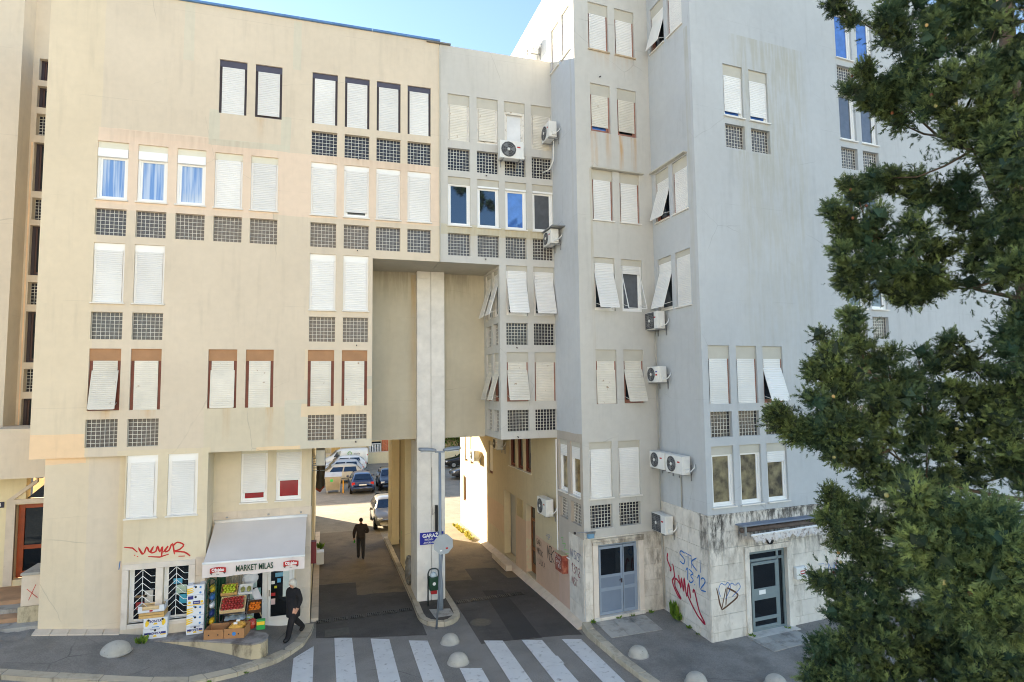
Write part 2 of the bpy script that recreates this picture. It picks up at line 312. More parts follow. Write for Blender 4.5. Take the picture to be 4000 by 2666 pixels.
def glass(root, F, s, z, w=.75, h=.74, m=None, n=7, single=True):
    m = m or m_block; k = (round(w, 2), round(h, 2), m.name, n)
    cw, ch = w/n, h/n; g = .0115
    if k not in BL:
        b = MB()
        for i in range(n+1): b.box(max(0, i*cw-g/2), .105, 0, min(w, i*cw+g/2), .15, h); b.box(0, .107, max(0, i*ch-g/2), w, .152, min(h, i*ch+g/2))
        one = MB(); one.box(g/2, .122, g/2, cw-g/2, .16, ch-g/2); one.box(g/2+.012, .114, g/2+.012, cw-g/2-.012, .123, ch-g/2-.012)
        allb = MB()
        for i in range(n):
            for j in range(n): allb.add([(x+i*cw, y, zz+j*ch) for x, y, zz in one.v], one.f)
        BL[k] = (b.mesh('glass_block_window', m_mortar), one.mesh('glass_block', m), allb.mesh('glass_blocks', m))
    M = F@T(s, 0, z); o = put('glass_block_window', BL[k][0], root, M)
    if single and NB.get(root, 0)+n*n <= 300:
        NB[root] = NB.get(root, 0)+n*n
        for i in range(n):
            for j in range(n): put('glass_block', BL[k][1], o, M@T(i*cw, 0, j*ch))
    else: tag(put('glass_blocks', BL[k][2], o, M), kind='stuff')
    return o
def slabs(root, F, s0, s1, z0, z1, holes=(), rows=None, m=None, wid=(.55, .95), y=-.02, th=.03, name='stone_slab', dirty=None):
    """stone facing slabs with recessed joints, clipped round the holes"""
    rows = rows or max(1, round((z1-z0)/.45)); hh = (z1-z0)/rows; g = .004
    for r in range(rows):
        za, zb = z0+r*hh, z0+(r+1)*hh; x = s0; off = random.random()*.4
        while x < s1-1e-3:
            wd = random.uniform(*wid)-off; off = 0; xe = min(s1, x+wd)
            if s1-xe < .2: xe = s1
            segs = [(x, xe, za, zb)]
            for (a, b, c, d) in holes:
                out = []
                for (p, q, u, v) in segs:
                    if q <= a or p >= c or v <= b or u >= d: out.append((p, q, u, v)); continue
                    if p < a: out.append((p, a, u, v))
                    if q > c: out.append((c, q, u, v))
                    if v > d: out.append((max(p, a), min(q, c), max(u, d), v))
                segs = out
            for (p, q, u, v) in segs:
                if q-p < .03 or v-u < .03: continue
                jj = random.uniform(-.002, .002)
                mm = m or m_stone
                MB().box(p+g, y+jj, u+g, q-g, y+th, v-g).build(name, mm, root, F)
            x = xe
# ================================================================== LEFT BUILDING
LB = thing('apartment_building', 'beige rendered apartment block over the corner shop, with passage at its side', 'building', (-3, 19, 0))
FL = FR(0, 19)
cA = [-6.06, -5.07, -4.08, -3.09, -2.11]; cB = [-.41, .57, 1.55, 2.53]
W5, H5 = .755, 1.655
oL = []
def lw(s, z, h=H5, w=W5, **k): oL.append((s, z, s+w, z+h)); window(LB, FL, s, z, w, h, **k)
def lg(s, z, h=.755, w=W5, **k): oL.append((s, z, s+w, z+h)); glass(LB, FL, s, z, w, h, **k)
for i, s in enumerate([-3.03, -2.04]): lw(s, 15.41, lint=.2, lm=m_darkbox, fm=m_dark, fw=.07, cov=1. if i == 0 else .93)
for s in cB: lw(s, 15.42, 1.64, lint=.17, lm=m_darkbox, fm=m_dark, fw=.07)
for s in cB: lg(s, 14.43, m=m_blockd, single=False)
for i, s in enumerate(cA):
    if i < 3: lw(s, 12.56, 1.66, lint=.2, lm=m_creamp, box=.24, fm=m_pvc, cov=0, pane=m_panecurt, sill=m_sill)
    else: lw(s, 12.55, lint=.2, lm=m_creamp, fm=m_pvc, cov=1, sill=m_sill)
for i, s in enumerate(cB): lw(s, 12.54, lint=.16, lm=m_pvc, fm=m_pvc, cov=(1, .88, .95, 1)[i], sill=m_sill, pane=m_panegrey)
for s in cA+cB: lg(s, 11.545, single=False)
for s in cA[:2]: lw(s, 9.66, 1.67, lint=.2, lm=m_pvc, fm=m_pvc, sill=m_sill)
for s in cB[:2]: lw(s, 9.61, 1.72, lint=.2, lm=m_pvc, fm=m_pvc, sill=m_sill)
for s in cA[:2]+cB[:2]: lg(s, 8.645)
for s in (cA[0], cA[1], cA[3]-.04, cA[4]-.03, cB[0]-.02, cB[1]-.02):
    lw(s, 6.70, 1.69, lint=.33, lm=m_tanp, fm=m_brown, fw=.085, sh=m_old, tilt=13 if s == cA[0] else (3 if abs(s+3.13) < .01 else 0), label='white shutter tilted out of its brown window frame' if s == cA[0] else None)
lg(cA[0]-.02, 5.71); lg(cA[1]-.02, 5.70); lg(cB[0], 5.69, m=m_blockd, single=False); lg(cB[1]-.02, 5.69, m=m_blockd, single=False)
for s in (-5.07, -4.07): lw(s, 3.77, 1.69, lint=.2, lm=m_pvc, fm=m_pvc, fw=.09, sill=m_sill)
# ground floor shop windows behind chevron grilles
gw = [(-4.93, .98, -4.28, 2.40), (-4.10, .98, -3.47, 2.40)]
oL += gw
for (a, b, c, d) in gw:
    W, Hh = c-a, d-b; M = FL@T(a, 0, b)
    fr = MB(); [fr.box(*q) for q in ((0, .16, 0, .1, .22, Hh), (W-.04, .16, 0, W, .22, Hh), (.1, .16, 0, W-.04, .22, .06), (.1, .16, Hh-.05, W-.04, .22, Hh))]
    o = fr.build('shop_window', m_pvc, LB, M)
    MB().box(.1, .185, .06, W-.04, .195, Hh-.05).build('pane', m_shopglass, o, M)
    g = MB(); yy = .05
    g.tube([(W/2, yy, .02), (W/2, yy, Hh-.02)], .008, 5); g.tube([(.03, yy, .01), (.03, yy, Hh-.01)], .008, 5); g.tube([(.03, yy, .02), (W-.02, yy, .02)], .008, 5)
    for k in range(8):
        z = Hh-.03-k*.175
        for sx in (-1, 1):
            x1, x2 = W/2+sx*W*.31, W/2+sx*W*.46
            if z-.17 > 0: g.tube([(W/2, yy, z), (x1, yy, z-.19), (x2, yy, z-.19)], .008, 5)
    g.build('chevron_grille', m_pvc, o, M)
    MB().box(-.01, -.03, -.04, W+.01, .16, 0).build('sill', m_stone, o, M)
    pcs = [(.36, .45, .2, .34, lin(200, 196, 190)), (.15, .3, .2, .2, lin(150, 40, 40)), (.12, .62, .3, .06, lin(120, 96, 66))] if a < -4.5 else [(.22, .9, .22, .14, lin(80, 160, 190)), (.3, .6, .25, .26, lin(176, 196, 176)), (.38, .35, .18, .28, lin(60, 160, 190))]
    for q in pcs: MB().box(q[0], .170, q[1], q[0]+q[2], .178, q[1]+q[3]).build('notice', mat('notice_%d' % int(q[4][0]*999), q[4], .6), o, M)
# stone surround of the shop windows
m_surr = stone('marble_surround', lin(222, 212, 200), lin(170, 150, 136), .6, .8, .03)
for q in ((-5.08, 2.40, -3.31, 2.55), (-5.08, .86, -4.93, 2.40), (-4.28, .98, -4.10, 2.40), (-3.47, .98, -3.31, 2.40), (-4.93, .86, -3.31, .94)):
    MB().box(q[0]+.003, -.03, q[1]+.003, q[2]-.003, .03, q[3]-.003).build('window_surround', m_surr, LB, FL)
slabs(LB, FL, -3.31, -3.07, .6, 2.6, rows=4, m=m_tiles, wid=(.3, .4), y=-.012)
wall('facade', FL, [(-7.32, 5.46, 1.45, 18.7), (1.45, 11.28, 3.57, 18.7), (-5.10, .3, -3.06, 5.46)], oL, m_left, LB, ret='TB')
MB().quad((-7.32, 23.6, 5.46), (-7.32, 19, 5.46), (-7.32, 19, 18.7), (-7.32, 23.6, 18.7)).build('wall_return', m_left, LB)
MB().quad((1.45, 19, 5.46), (1.45, 21.3, 5.46), (1.45, 21.3, 11.28), (1.45, 19, 11.28)).build('wall_return', m_left, LB)
# the recess below the two top storeys is open: no return in depth there
MB().box(-7.3, 19.33, 5.48, 1.43, 31.1, 18.5).build('core', m_left, LB); MB().box(-7.32, 31.1, 5.48, -.32, 38.8, 18.5).build('core', m_left, LB)
MB().box(1.43, 19.33, 11.29, 3.57, 31.1, 18.5).build('core', m_left, LB)
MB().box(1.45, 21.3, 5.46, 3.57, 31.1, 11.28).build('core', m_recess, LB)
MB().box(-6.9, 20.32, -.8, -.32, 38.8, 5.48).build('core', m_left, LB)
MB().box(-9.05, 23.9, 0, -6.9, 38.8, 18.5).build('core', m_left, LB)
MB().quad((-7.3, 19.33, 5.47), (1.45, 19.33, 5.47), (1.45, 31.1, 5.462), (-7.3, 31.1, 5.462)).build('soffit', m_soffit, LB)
# flashing along the parapet
m_flash = mat('roof_flashing', lin(96, 132, 176), .4, .15, metal=.3)
x = -7.4
for k in range(5):
    x2 = x+2.2; MB().box(x+.004, 18.93, 18.68, min(3.62, x2)-.004, 19.35, 18.745).build('flashing', m_flash, LB); x = x2
MB().box(3.15, 18.92, 18.62, 3.95, 19.3, 18.665).build('flashing', mat('flashing_grey', lin(120, 116, 110)), LB)
MB().box(-7.32, 19.1, 18.45, 3.57, 19.3, 18.69).build('parapet', m_left, LB)
# ground floor corner wall (set back a little) and its end
FG = FR(-6.97, 19.06, math.atan2(.19, 1.87)); wall('corner_wall', FG, [(0, .2, 1.885, 5.47)], [], m_left, LB)
MB().quad((-5.10, 19.26, .2), (-5.10, 19, .2), (-5.10, 19, 5.47), (-5.10, 19.26, 5.47)).build('wall_return', m_left, LB)
MB().quad((-6.97, 19.06, 0), (-6.97, 22.5, 0), (-6.97, 22.5, 5.47), (-6.97, 19.06, 5.47)).build('wall_return', m_left, LB)
MB().quad((-3.06, 19, .3), (-3.06, 20.1, .3), (-3.06, 20.1, 5.47), (-3.06, 19, 5.47)).build('wall_return', m_left, LB)
# shop front, one metre back
FS = FR(0, 20.0)
oS = [(-2.32, 3.83, -1.57, 5.38), (-1.33, 3.83, -.59, 5.38), (-2.2, .08, -.75, 2.5)]
wall('shop_front', FS, [(-3.06, -.1, -.3, 5.47)], oS, m_left, LB, depth=.25)
window(LB, FS, -2.32, 3.83, .75, 1.55, lint=.1, lm=m_creamp, cov=.8, sill=m_sill, pane=m_panered); window(LB, FS, -1.33, 3.83, .75, 1.55, lint=.1, lm=m_creamp, cov=.58, sill=m_sill, pane=m_panered)
slabs(LB, FS, -3.05, -.31, -.05, 3.6, holes=[(-2.62, -.1, -.72, 2.55)], rows=6, m=m_tiles, y=-.014)
slabs(LB, FR(-.3, 20.0, math.pi/2), 0, .5, -.05, 3.6, rows=6, m=m_tiles, wid=(.5, .6), y=-.012)
wall('passage_wall', FR(-.3, 20.0, math.pi/2), [(0, -.8, 18.8, 5.47)], [(4, 2.6, 4.7, 4.2), (8, .9, 8.8, 2.6), (12, .9, 12.8, 2.6)], m_far, LB)
for s_ in (4, 8, 12): window(LB, FR(-.3, 20.0, math.pi/2), s_, 2.6 if s_ == 4 else .9, .7 if s_ == 4 else .8, 1.6 if s_ == 4 else 1.7, lint=.2, cov=.9)
# shop door and display pane
sd = MB()
for q in ((-2.2, .08, -2.13, 2.5), (-1.66, .08, -1.51, 2.5), (-.81, .08, -.75, 2.5), (-2.13, 2.42, -.81, 2.5), (-2.13, .08, -1.66, .36)): sd.box(q[0], .02, q[1], q[2], .1, q[3])
sdo = sd.build('shop_door', m_pvc, LB, FS, bevel=.004)
lf = MB(); [lf.box(q[0], .0, q[1], q[2], .07, q[3]) for q in ((-1.505, .1, -1.42, 2.41), (-.9, .1, -.815, 2.41), (-1.42, .1, -.9, .16), (-1.42, .32, -.9, .4), (-1.42, 2.33, -.9, 2.41))]
lf.box(-1.42, .03, .16, -.9, .05, .32); lfo = lf.build('door_leaf', m_pvc, LB, FS, bevel=.004)
MB().box(-1.42, .03, .4, -.9, .04, 2.33).build('pane', m_shopglass, lfo, FS); MB().box(-2.13, .05, .36, -1.66, .06, 2.42).build('pane', m_shopglass, sdo, FS)
MB().tube([(-1.46, -.03, 1.02), (-1.46, -.03, 1.2)], .012).build('handle', mat('brass', lin(150, 120, 70), .4, metal=.8), lfo, FS)
for (x, z, w_, hh, c) in ((-2.0, 1.5, .2, .25, (226, 226, 232)), (-1.98, 1.3, .17, .19, (206, 222, 216)), (-2.08, .98, .2, .27, (196, 220, 216)), (-1.87, 1.02, .17, .26, (140, 180, 182)), (-1.87, .72, .17, .29, (40, 56, 84)), (-2.08, .46, .2, .5, (214, 224, 222)),
                          (-1.3, 1.55, .22, .12, (110, 170, 200)), (-1.24, 1.38, .1, .12, (90, 170, 215)), (-1.08, .95, .2, .9, (206, 220, 220)), (-1.41, 1.35, .1, .09, (225, 225, 225)), (-1.41, 1.0, .12, .09, (170, 30, 36)), (-1.41, .75, .12, .17, (214, 190, 190)), (-1.32, 1.22, .07, .07, (190, 190, 40))):
    MB().box(x, .022 if x > -1.5 else .042, z, x+w_, .027 if x > -1.5 else .046, z+hh).build('poster', mat('poster_%d_%d_%d' % c, lin(*c), .5, .05), LB, FS)
# corrugated folded shutter beside the display
cs = MB()
for k in range(7): cs.tube([(-2.55+k*.055, -.02, .6), (-2.55+k*.055, -.02, 2.5)], .027, 6)
cs.build('folded_shutter', mat('corrugated_cream', lin(206, 200, 186), .5, .1, 5), LB, FS)
# stairwell wall on the far side and entrance under its canopy
FB = FR(0, 23.5); oB = []
for zt in (15.61, 12.77, 9.88, 7.02): oB += [(-9.33, zt-1.68, -8.62, zt)]
oB += [(-9.3, 17.78, -8.6, 18.54), (-9.32, 16.83, -8.62, 17.58)]
gB = [(-9.31, zz, -8.6, zz+.75) for zz in (15.86, 12.96, 10.11, 7.24)]
wall('stairwell_wall', FB, [(-9.5, 4.7, -7, 24)], oB+gB, m_left, LB, depth=.3)
for (a, b, c, d) in oB: window(LB, FB@T(0, .1), a, b, c-a, d-b, lint=0, fm=m_dark, fw=.09, cov=0, sill=m_sill if d-b > 1 else None, pane=m_pane, sash=mat('sash_dark_brown', lin(80, 54, 46), .5, .15))
for (a, b, c, d) in gB: glass(LB, FB@T(0, .12), a, b, c-a, d-b, m=m_blockd, single=False)
wall('end_wall', FR(0, 22.7), [(-16, 4.7, -9.47, 22)], [], m_left, LB, ret='R', rd=.9)
MB().quad((-9.4, 23.49, 5.6), (-9.42, 23.49, 15.6), (-9.36, 23.49, 15.6), (-9.36, 23.49, 5.6)).build('paint_patch', mat('peach_paint', lin(240, 208, 170), .85), LB)
can = MB(); can.box(-14, 21, 4.75, -6.98, 23.4, 6.17); can.build('entrance_canopy', m_left, LB)
FE = FR(0, 22.0)
wall('entrance_wall', FE, [(-14, .8, -6.98, 4.76)], [(-8.74, 1.66, -7.7, 3.86), (-8.5, 4.0, -7.3, 4.75)], m_far, LB, depth=.3)
m_door = mat('door_orange_wood', lin(150, 66, 26), .4, .2, 5)
dr = MB(); [dr.box(*q) for q in ((-8.72, .15, 1.68, -8.56, .25, 3.84), (-7.9, .15, 1.68, -7.74, .25, 3.84), (-8.56, .15, 1.68, -7.9, .25, 1.86), (-8.56, .15, 2.5, -7.9, .25, 2.62), (-8.56, .15, 3.72, -7.9, .25, 3.84))]
do = dr.build('entrance_door', m_door, LB, FE, bevel=.006); MB().box(-8.56, .19, 1.86, -7.9, .2, 2.5).build('pane', m_shopglass, do, FE); MB().box(-8.56, .19, 2.62, -7.9, .2, 3.72).build('pane', m_shopglass, do, FE)
df = MB(); df.box(-8.96, -.04, 1.5, -8.74, .05, 3.9); df.box(-8.96, -.05, 3.88, -7.0, .06, 4.02); df.prism([(-8.78, 4.02), (-8.2, 4.5), (-8.2, 4.62), (-8.95, 4.02)], -.06, .05, axis='y'); df.build('door_surround', m_tiles, LB, FE)
MB().prism([(-8.5, 4.03), (-7.5, 4.03), (-7.5, 4.72), (-7.75, 4.7)], .1, .14, axis='y').build('fanlight', m_shopglass, LB, FE)
MB().lathe([(.09, 0), (.11, .03), (.03, .05)], 12, (-7.95, 21.4, 4.69)).build('ceiling_lamp', m_dark, LB)
np_ = MB().box(-9.3, -.03, 3.8, -9.03, 0, 3.97).build('house_number', mat('enamel_navy', lin(24, 28, 60), .3), LB, FE); text_mb('14', .15).build('lettering', m_pvc, np_, FE@T(-9.165, -.034, 3.885))
# ================================================================== RIGHT BUILDING
RB = thing('apartment_building', 'pale grey stepped apartment block with a stone base and many white shutters', 'building', (9, 17, 0))
FR1 = FL; o1 = []
c1 = [3.85, 4.84, 5.81, 6.78]
def win1(F, L, s, z, w, h, **k): L.append((s, z, s+w, z+h)); return window(RB, F, s, z, w, h, **k)
def gl1(F, L, s, z, w, h, **k): L.append((s, z, s+w, z+h)); return glass(RB, F, s, z, w, h, **k)
m_flaky = mat('frame_flaking_white', lin(226, 222, 214), .6, .1, 5, dirt=lin(140, 120, 100), dsc=14, dlo=.6, dhi=.7)
for i, s in enumerate(c1): win1(FR1, o1, s, 15.38, .74, 1.59, lint=.34, fm=m_flaky, fw=.075, sh=m_old, cov=(1, .9, .05, 1)[i], pane=mat('white_board', lin(222, 224, 226), .5) if i == 2 else None)
for s in c1: gl1(FR1, o1, s, 14.37, .74, .75, m=m_blockd, single=False)
for i, s in enumerate(c1): win1(FR1, o1, s, 12.51, .755, 1.64, lint=.24, box=.06 if i else 0, fm=m_pvc, cov=0, pane=(m_pane, m_pane, m_paneblue, m_panegrey)[i], sill=m_sill)
for s in c1: gl1(FR1, o1, s, 11.52, .74, .735, single=False)
for s in c1[2:]: win1(FR1, o1, s, 9.59, .75, 1.69, lint=.17, fm=m_pvc, sh=m_white, tilt=17, pane=m_pane)
for s in c1[2:]: gl1(FR1, o1, s-.01, 8.61, .75, .73, m=m_blockd)
win1(FR1, o1, c1[2]-.01, 6.73, .75, 1.63, lint=.33, fm=m_rose, fw=.05, sh=m_old, tilt=16); win1(FR1, o1, c1[3], 6.73, .75, 1.63, lint=.33, fm=m_rose, fw=.05, sh=m_old)
for s in c1[2:]: gl1(FR1, o1, s, 5.75, .75, .7, m=m_blockd)
wall('facade', FR1, [(3.59, 11.28, 7.54, 18.62), (5.58, 5.5, 7.54, 11.28)], o1, m_right, RB, ret='TB', rd=.32)
# side of the bay
FSd = FR(5.58, 21.05, -math.pi/2); oS = []
for s in (.32, 1.2):
    win1(FSd, oS, s, 9.59, .63, 1.6, lint=.15, fm=m_pvc, tilt=17); gl1(FSd, oS, s, 8.61, .63, .74, m=m_blockd, n=6, single=False)
    win1(FSd, oS, s, 6.73, .63, 1.63, lint=.3, fm=m_rose, sh=m_old, tilt=16); gl1(FSd, oS, s, 5.72, .63, .72, m=m_blockd, n=6, single=False)
wall('bay_side', FSd, [(0, 5.5, 2.05, 11.28)], oS, m_right, RB)
MB().box(5.86, 19.33, 5.5, 7.9, 31.1, 18.4).build('core', m_right, RB); MB().box(3.59, 19.33, 11.29, 5.86, 31.1, 18.4).build('core', m_right, RB)
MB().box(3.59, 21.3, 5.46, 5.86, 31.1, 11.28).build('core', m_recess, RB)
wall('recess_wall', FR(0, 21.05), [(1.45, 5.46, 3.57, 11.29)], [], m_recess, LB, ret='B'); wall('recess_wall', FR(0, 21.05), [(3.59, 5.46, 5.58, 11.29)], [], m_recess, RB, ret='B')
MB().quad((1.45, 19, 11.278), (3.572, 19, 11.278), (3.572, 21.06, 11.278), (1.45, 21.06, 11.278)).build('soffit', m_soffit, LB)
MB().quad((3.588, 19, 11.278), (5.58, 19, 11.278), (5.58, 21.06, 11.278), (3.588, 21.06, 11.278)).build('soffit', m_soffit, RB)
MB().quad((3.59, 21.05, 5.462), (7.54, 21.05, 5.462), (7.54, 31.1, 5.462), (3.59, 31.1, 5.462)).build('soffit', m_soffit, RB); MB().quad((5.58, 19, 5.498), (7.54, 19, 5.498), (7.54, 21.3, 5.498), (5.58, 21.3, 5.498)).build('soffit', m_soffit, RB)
MB().box(3.6, 19.02, 18.4, 7.54, 19.25, 18.615).build('parapet', m_right, RB)
# R2: long flank along the passage, facing left
F2 = FR(7.54, 34, -math.pi/2); o2 = []; Y2 = lambda y: 34-y
for a, b in ((18.93, 18.24), (17.97, 17.30)): win1(F2, o2, Y2(a), 18.14, a-b, 1.56, lint=.3, fm=m_rose, sh=m_old, sill=m_sill)
for a, b in ((18.88, 18.16), (17.92, 17.14)):
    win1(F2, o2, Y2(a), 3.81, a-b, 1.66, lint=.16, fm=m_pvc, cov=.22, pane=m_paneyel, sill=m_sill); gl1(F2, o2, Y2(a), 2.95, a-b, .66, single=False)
o2 += [(Y2(25.34), .1, Y2(23.72), 2.79), (Y2(22.4), .15, Y2(21.34), 2.73)]
for k in range(3): win1(F2, o2, Y2(24.45)+k*.98, 3.95, .78, 1.35, lint=0, fm=m_brown, cov=0, pane=m_pane, sill=m_sill)
for a in (27.8, 31.5, 32.8): win1(F2, o2, Y2(a), 3.2, .7, 1.5, lint=.2, fm=m_brown, cov=.9, sh=m_old)
win1(F2, o2, Y2(33.2), 1.0, .6, 1.4, lint=.1, fm=m_brown, cov=0)
wall('flank_wall', F2, [(0, -.8, 17.05, 21.4)], o2, m_flank, RB, depth=.3)
MB().box(7.87, 17.6, -.5, 12, 34, 21.3).build('core', m_right, RB)
MB().quad((7.54, 34, -1), (12, 34, -1), (12, 34, 21.4), (7.54, 34, 21.4)).build('end_wall', m_right, RB)
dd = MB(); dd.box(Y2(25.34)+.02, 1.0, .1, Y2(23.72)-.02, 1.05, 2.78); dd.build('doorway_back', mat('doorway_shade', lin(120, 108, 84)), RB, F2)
d2 = MB(); [d2.box(*q) for q in ((Y2(22.38), .2, .18, Y2(22.28), .28, 2.72), (Y2(21.46), .2, .18, Y2(21.36), .28, 2.72), (Y2(22.28), .2, .18, Y2(21.46), .28, .5), (Y2(22.28), .2, 1.0, Y2(21.46), .28, 1.12), (Y2(22.28), .2, 2.1, Y2(21.46), .28, 2.2))]
d2.box(Y2(22.28), .22, .5, Y2(21.46), .24, 2.7, 1); d2.build('passage_door', [mat('door_brown_wood', lin(140, 86, 40), .5, .2, 5), m_shopglass], RB, F2)
vt = MB(); vt.box(Y2(23.47), -.01, 2.06, Y2(22.72), .03, 2.77)
for k in range(14): vt.box(Y2(23.45), -.025, 2.08+k*.049, Y2(22.74), -.008, 2.105+k*.049)
vt.build('vent_grille', mat('vent_beige', lin(190, 172, 130), .6), RB, F2)
slabs(RB, F2, Y2(18.1), Y2(16.98), .1, 2.6, rows=5, wid=(.5, .7), y=-.02)
# white conduit framing the flank paint
MB().tube([(7.5, 19.0, 5.45), (7.5, 19.0, 1.79), (7.5, 18.05, 1.77)], .022, 6).build('conduit', m_pvc, RB)
# R3
A3 = R(4.4); P3 = (7.54, 16.95); F3 = FR(P3[0], P3[1], A3); o3 = []
for i, s in enumerate((.53, 1.53)): win1(F3, o3, s, 18.08, .74, 1.61, lint=.36, fm=m_rose, sh=m_white, sill=m_sillrust)
for i, s in enumerate((.55, 1.55)): win1(F3, o3, s, 15.35, .73, 1.6, lint=.36, fm=m_rose, sh=m_old, cov=(.84, .86)[i], pane=(m_paneblue, m_pane)[i])
for i, s in enumerate((.55, 1.56)): win1(F3, o3, s, 12.46, .75, 1.65, lint=.33, fm=m_rose, sh=m_white, sill=m_sill)
win1(F3, o3, .54, 9.57, .76, 1.69, lint=.17, fm=m_pvc, tilt=17); win1(F3, o3, 1.55, 9.57, .77, 1.69, lint=.2, fm=m_pvc, tilt=17, bare=True, pane=m_panegrey)
win1(F3, o3, .54, 6.65, .74, 1.69, lint=.36, fm=m_rose, sh=m_old, tilt=2); win1(F3, o3, 1.54, 6.66, .74, 1.69, lint=.36, fm=m_rose, sh=m_old, tilt=17)
for s in (.24, 1.26): win1(F3, o3, s, 3.80, .79, 1.69, lint=.22, fm=m_pvc, sill=m_sill); gl1(F3, o3, s-.01, 2.89, .77, .7, m=m_blockd)
o3.append((.27, .26, 2.05, 2.58))
wall('facade', F3, [(0, 0, 2.8, 21.4)], o3, m_right, RB)
MB().box(.5, -.14, 14.11, 2.42, .02, 14.15).build('window_ledge', m_greyp, RB, F3)
slabs(RB, F3, .01, 2.79, .2, 2.6, holes=[(.25, .2, 2.07, 2.6)], rows=5, dirty=lambda s, z: s > 2.3 and z < 2.4 and random.random() < .35)
MB().box(0, -.03, 2.6, 2.79, 0, 2.64).build('stone_cap', m_stone, RB, F3)
fr = MB(); fr.box(.27, -.05, .2, .44, .12, 2.42); fr.box(1.87, -.05, .2, 2.05, .12, 2.42); fr.build('door_surround', m_surr, RB, F3)
fr = MB(); fr.box(.26, -.07, 2.42, 2.06, .12, 2.5); fr.box(.24, -.05, 2.503, 2.08, .12, 2.58); fr.build('door_lintel', stone('lintel_stone', lin(206, 198, 184), lin(110, 100, 88), .45, .6), RB, F3)
m_bdoor = mat('door_blue_grey', lin(118, 132, 152), .45, .06, 2); m_bdoor2 = mat('door_blue_grey_light', lin(140, 154, 172), .45, .05, 2)
dz = MB(); [dz.box(*q) for q in ((.44, .06, .3, .5, .14, 2.42), (1.81, .06, .3, 1.87, .14, 2.42), (.5, .06, 2.34, 1.81, .14, 2.42))]
bd = dz.build('entrance_door', m_bdoor2, RB, F3, bevel=.004)
for (a, c, pane) in ((.51, 1.34, 1), (1.36, 1.8, 0)):
    lf = MB(); [lf.box(a+p*(c-a), .05, q, a+r*(c-a), .11, t) for p, q, r, t in ((0, .31, .08, 2.33), (.92, .31, 1, 2.33), (.08, .31, .92, .4), (.08, 1.0, .92, 1.1), (.08, 1.4, .92, 1.48), (.08, 2.25, .92, 2.33))]
    l = lf.build('door_leaf', m_bdoor2, RB, F3, bevel=.003); MB().box(a+.08*(c-a), .07, .4, c-.08*(c-a), .09, 1.4).build('door_panel', m_bdoor, l, F3); MB().box(a+.08*(c-a), .07, 1.48, c-.08*(c-a), .085, 2.25).build('pane', m_shopglass, l, F3)
    if pane: MB().box(1.27, .01, 1.2, 1.3, .05, 1.32).tube([(1.285, 0, 1.29), (1.18, 0, 1.29)], .012).build('handle', m_dark, l, F3)
MB().box(.27, -.1, .14, 2.05, .12, .3).build('threshold', m_stone, RB, F3)
# R4 flank of the projecting block
X4, Y4b, Y4f = 10.331, 17.17, 14.743; F4 = FR(X4, Y4b, -math.pi/2); o4 = []
for k, (zz, hh) in enumerate(((18.22, 1.55), (12.47, 1.64), (9.58, 1.69))):
    for j, (a, b) in enumerate(((16.96, 16.15), (15.94, 15.14))):
        win1(F4, o4, Y4b-a, zz, a-b, hh, lint=(.33, .33, .17)[k], fm=m_rose if k < 2 else m_pvc, sh=m_white, tilt=17 if j == 0 else 0, sill=m_sill)
wall('flank_wall', F4, [(0, -.3, Y4b-Y4f, 21.4)], o4, m_block5, RB)
MB().box(.08, -.14, 14.15, 2.05, .02, 14.19).build('window_ledge', m_greyp, RB, F4)
slabs(RB, F4, .01, Y4b-Y4f-.002, -.1, 3.5, rows=8, wid=(.5, .95), dirty=lambda s, z: s > 1.95 and 2.0 < z and random.random() < .8)
MB().box(0, -.04, 3.5, Y4b-Y4f+.03, 0, 3.545).build('stone_cap', m_stone, RB, F4)
# R5 projecting block front
F5 = FR(X4, Y4f, A3); o5 = []
for s in (1.17, 2.17): win1(F5, o5, s, 15.33, .76, 1.64, lint=.33, fm=m_pvc, cov=.86, sill=m_sill, pane=m_paneblue); gl1(F5, o5, s+.01, 14.35, .76, .74, single=False)
for i, s in enumerate((.22, 1.24, 2.25)):
    win1(F5, o5, s, 6.65, .78, 1.69, lint=.38, fm=m_rose, sh=m_white, tilt=18 if i == 2 else 0); gl1(F5, o5, s, 5.70, .78, .73, m=m_blockd)
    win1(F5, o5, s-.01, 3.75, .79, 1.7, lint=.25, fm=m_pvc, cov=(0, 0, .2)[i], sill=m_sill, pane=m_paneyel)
for s in (6.02, 7.03):
    for zt in (19.75, 16.92, 14.1, 11.26, 8.35): win1(F5, o5, s, zt-1.62, .76, 1.62, lint=.02, fm=m_pvc, fw=.07, cov=0, sill=m_sill, pane=m_paneblue if zt > 19 else m_panegrey); gl1(F5, o5, s, zt-2.6, .76, .73, single=False)
o5.append((1.37, .12, 2.81, 2.41))
wall('facade', F5, [(0, -.3, 8.7, 21.4)], o5, m_block5, RB)
wall('facade', F5@T(8.7, 0)@Matrix.Rotation(R(5), 4, 'Z'), [(0, -.3, 12, 21.4)], [], m_block5, RB)
MB().box(.32, .32, -.3, 8.6, 8, 21.3).build('core', m_block5, RB, F5)
dS = lambda s, z: (s < .45 and z > 2.2 and random.random() < .8) or (z > 3.1 and random.random() < .5) or (abs(s-4.2) < .25 and 2 < z < 3) or (s < 1.2 and random.random() < .12)
slabs(RB, F5, .002, 8.6, -.1, 3.5, holes=[(1.22, -.2, 3.0, 2.55)], rows=8, wid=(.45, .9), dirty=dS)
MB().box(-.03, -.04, 3.5, 8.7, 0, 3.545).build('stone_cap', m_stone, RB, F5)
fr = MB(); fr.box(1.22, -.06, .05, 1.38, .14, 2.4); fr.box(2.8, -.06, .05, 3.0, .14, 2.4); fr.box(1.22, -.062, 2.402, 3.0, .14, 2.55); fr.build('door_surround', m_stone, RB, F5)
